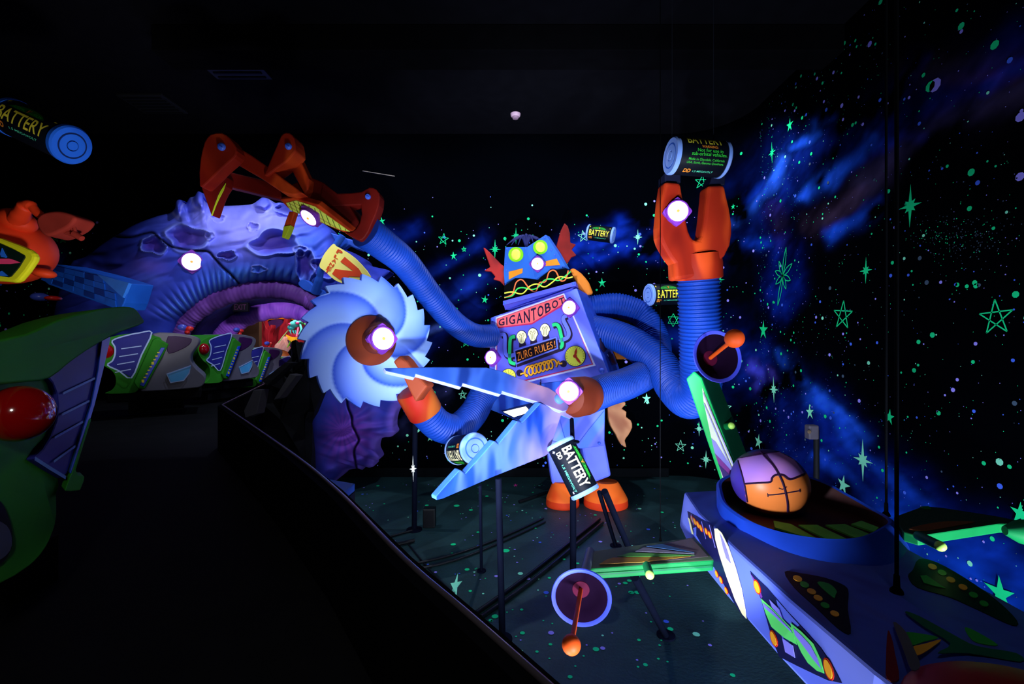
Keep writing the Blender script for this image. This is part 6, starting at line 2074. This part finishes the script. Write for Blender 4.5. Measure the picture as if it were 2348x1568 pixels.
def vehicle(label):
    t = thing('ride_vehicle', (0, 0, 0), label, 'ride vehicle', 'ride vehicles on the track')
    Wd = .3
    K = .86
    side = lambda pts, y=-Wd: [Vector((x * K, y, z)) for x, z in pts]
    scoop = [(.30, .53), (.26, .555), (.16, .58), (.06, .59), (-.06, .582), (-.2, .55), (-.30, .50), (-.345, .44), (-.355, .38), (-.33, .31), (-.27, .24), (-.2, .19), (-.16, .12), (-.16, .03), (-.2, -.03), (-.26, -.06), (-.1, -.07), (.04, -.06), (.09, .03), (.2, .25), (.29, .46)]
    MB().prism(side(c2(scoop, 3, True)), (0, 2 * Wd, 0)).build('scoop_shell', M_VG, t, smooth=40, bevel=.03, seg=3)
    wedge = [(-.23, .245), (-.185, .29), (-.16, .36), (-.16, .44), (-.185, .51), (-.05, .565), (.08, .595), (.205, .60), (.1, .35), (0, .1), (-.12, .18)]
    w = MB().prism(side(wedge, -Wd - .014), (0, .03, 0)).build('wedge_window', M_VN, t, bevel=.006)
    mb = MB()
    mb.ribbon(side(c2(wedge, 3, True), -Wd - .019), .014, (0, -1, 0), 0, True)
    for k in range(4):
        z = .45 - k * .085
        x1 = .1 - k * .035
        mb.ribbon(side([(x1 - .2 + k * .015, z - .03), (x1, z)], -Wd - .018), .01, (0, -1, 0), 0)
    mb.build('wedge_lines', M_VW, w)
    MB().sphere((-.255 * K, -Wd + .01, .395), (.074, .06, .08), n=32).build('red_ball', M_VR, t, smooth=80, label='glossy red dome')
    st = MB().prism(side([(.215, .52), (.26, .54), (.38, .47), (.36, .42), (.13, -.03), (.06, -.02), (.02, .05)], -Wd - .03), (0, .06, 0)).build('door_trim', M_VG, t, bevel=.012)
    b2 = MB().prism(side([(.30, .43), (.345, .43), (.125, .0), (.085, .02)], -Wd - .045), (0, .02, 0)).build('name_strip', M_VB, t, bevel=.004, label='blue strip with yellow marks')
    mb = MB()
    for k, l in enumerate((.032, .014, .014, .012, .014, .03, .014, .014, .012)):
        f = .08 + k * .098
        x, z = .098 + (.30 - .098) * f, .03 + (.43 - .03) * f
        mb.box(((x + .004) * K, -Wd - .047, z), (.022, .005, l))
    mb.build('lettering', M_VY, b2)
    grey = [(.20, .585), (.40, .60), (.58, .58), (.66, .56), (.71, .525), (.70, .46), (.63, .36), (.62, .27), (.68, .18), (.765, .1), (.78, .04), (.74, -.03), (.6, -.05), (.1, -.06), (.14, 0), (.24, .2), (.34, .42)]
    MB().prism(side(c2(grey, 2, True), -Wd + .01), (0, 2 * Wd - .02, 0)).build('nose_body', M_VGY, t, smooth=40, bevel=.03, seg=3)
    MB().prism(side(c2([(.37, .56), (.55, .55), (.63, .53), (.6, .46), (.5, .40), (.38, .36), (.36, .44)], 2, True), -Wd + .004), (0, .03, 0)).build('seat_opening', M_VP, t, bevel=.006)
    lt = MB().prism(side([(.36, .13), (.62, .22), (.6, .13), (.54, .05), (.4, .03)], -Wd - .004), (0, .03, 0)).build('side_light', M_VC, t, bevel=.006, label='pale cyan side lamp')
    mb = MB()
    mb.ribbon(side([(.36, .13), (.62, .22), (.6, .13), (.54, .05), (.4, .03)], -Wd - .008), .012, (0, -1, 0), 0, True)
    mb.build('light_outline', M_VW, lt)
    mb = MB()
    mb.box((.2, 0, -.12), (.85, .44, .11))
    mb.box((.2, 0, -.24), (.5, .3, .16))
    mb.build('chassis', M_DARK, t, bevel=.015)
    mb = MB()
    mb.sphere((.44, -.1, .67), (.05, .04, .035), n=16)
    mb.build('blaster_grip', M_CAPB, t, smooth=60)
    mb = MB()
    mb.sphere((.51, -.1, .655), (.045, .035, .03), n=16)
    mb.sphere((.49, -.1, .61), (.03, .03, .03), n=12)
    mb.build('blaster_tip', M_CAPR, t, smooth=60)
    return t


def copy_thing(o, label):
    r = o.copy()
    COL.objects.link(r)
    r['label'] = label
    for ch in list(o.children):
        c = ch.copy()
        COL.objects.link(c)
        c.parent = r
        for g in list(ch.children):
            d = g.copy()
            COL.objects.link(d)
            d.parent = c
    return r


def put(o, px, py, Y, deg, zoff=.1):
    """set the vehicle so that the foot of its wedge window stands at this measured spot"""
    a = math.radians(deg)
    w = P(px, py, Y)
    o.rotation_euler = (0, 0, a)
    o.location = (w.x - .3 * math.sin(a), w.y + .3 * math.cos(a), w.z - zoff)


v0 = vehicle('green and grey ride vehicle, second in the row, with a cyan side lamp')
proto = v0
v1 = copy_thing(v0, 'ride vehicle entering the arch, its red ball beside the grey nose of the one before')
v2 = copy_thing(v0, 'small ride vehicle inside the arch mouth, last whole one of the row')
v3 = copy_thing(v0, 'dim ride vehicle half hidden behind the rock heap')
put(v0, 302, 866, 5.0, 33)
put(v1, 503, 849, 6.25, 72)
put(v2, 582, 864, 7.7, 70)
put(v3, 648, 878, 8.65, 70)

# the nearest vehicle, seen close at the left edge
va = thing('ride_vehicle', (-1.6, 1.5, DZ), 'nearest green ride vehicle with a large red ball at the left edge', 'ride vehicle', 'ride vehicles on the track')
AP = Plane(P(228, 769, 1.62), P(142, 1088, 1.36), P(0, 950, 1.12))
AB = Vector((-.35, .28, 0))
body = [(150, 806), (104, 838), (108, 879), (121, 931), (104, 1001), (61, 1053), (132, 1096), (128, 1131), (129, 1179), (120, 1222), (104, 1257), (80, 1287), (52, 1309), (0, 1339), (-120, 1380), (-200, 1300), (-200, 900), (-120, 830), (0, 800), (60, 800)]
MB().prism([AP.at(x, y) for x, y in c2(body, 2, True)], AB).build('scoop_shell', M_VG, va, smooth=40, bevel=.035, seg=4)
roof = [(-120, 800), (0, 767), (87, 732), (173, 711), (230, 704), (262, 704), (277, 710), (288, 724), (296, 741), (262, 754), (217, 771), (152, 806), (104, 838), (60, 870), (0, 880), (-120, 880)]
MB().prism([AP.at(x, y, .05) for x, y in c2(roof, 2, True)], AB * .9 - AP.n * .05).build('roof_scoop', M_VG, va, smooth=40, bevel=.03, seg=4)
wa = [(82, 851), (150, 808), (190, 788), (228, 769), (213, 850), (195, 931), (168, 1012), (143, 1088), (132, 1096), (98, 1076), (61, 1053), (86, 1030), (104, 1001), (117, 965), (121, 931), (118, 904), (108, 879)]
w = MB().prism([AP.at(x, y, .012) for x, y in wa], AP.n * -.03).build('wedge_window', M_VN, va, bevel=.006)
mb = MB()
for a, b in (((128, 903), (203, 868)), ((125, 952), (190, 920)), ((108, 1005), (175, 968)), ((106, 1060), (157, 1024))):
    mb.ribbon([AP.at(*a, .017), AP.at(*b, .017)], .007, AP.n)
mb.ribbon([AP.at(61, 1053, .017), AP.at(98, 1076, .017), AP.at(134, 1097, .017)], .01, AP.n)
mb.build('wedge_lines', mat('vehicle_line_blue', (96, 150, 220), .4), w)
MB().prism([AP.at(x, y, .02) for x, y in [(218, 774), (232, 768), (238, 774), (220, 850), (199, 931), (172, 1015), (150, 1089), (140, 1089), (164, 1010), (191, 931), (208, 850)]], AB * .12).build('door_edge', mat('vehicle_edge_blue', (40, 90, 226), .3, .5), va, bevel=.004, label='bright blue door edge')
MB().prism([AP.at(x, y, .022) for x, y in [(186, 960), (190, 962), (152, 1080), (158, 1093), (173, 1094), (171, 1108), (163, 1127), (140, 1130), (126, 1129), (138, 1096), (142, 1090)]], AB * .15).build('door_hook', M_VG, va, bevel=.006)
bc = P(45, 948, AP.at(45, 948).y - .075)
MB().sphere(bc, (.062, .07, .068), n=40).build('red_ball', M_VR, va, smooth=80, label='large glossy red dome')
MB().prism([AP.at(x, y, .006) for x, y in c2([(-100, 1120), (-20, 1140), (10, 1180), (22, 1240), (0, 1290), (-60, 1310), (-120, 1250)], 3, True)], AP.n * -.01).build('wheel_recess', M_DARK, va)
MB().prism([AP.at(x, y, .012) for x, y in c2([(-60, 1190), (-10, 1200), (10, 1225), (8, 1265), (-30, 1290), (-70, 1260)], 3, True)], AP.n * -.01).build('wheel_cover', mat('wheel_cover_grey', (70, 76, 100), .4), va)
mb = MB()
mb.box((-1.75, 1.5, .38), (.25, .25, .16))
mb.build('chassis', M_DARK, va)
mb = MB()
mb.sphere(P(91, 681, 1.9), (.029, .03, .018), n=16)
mb.build('blaster_grip', M_CAPB, va, smooth=60)
mb = MB()
mb.sphere(P(122, 684, 1.9), (.026, .03, .011), n=16)
mb.build('blaster_tip', M_CAPR, va, smooth=60)
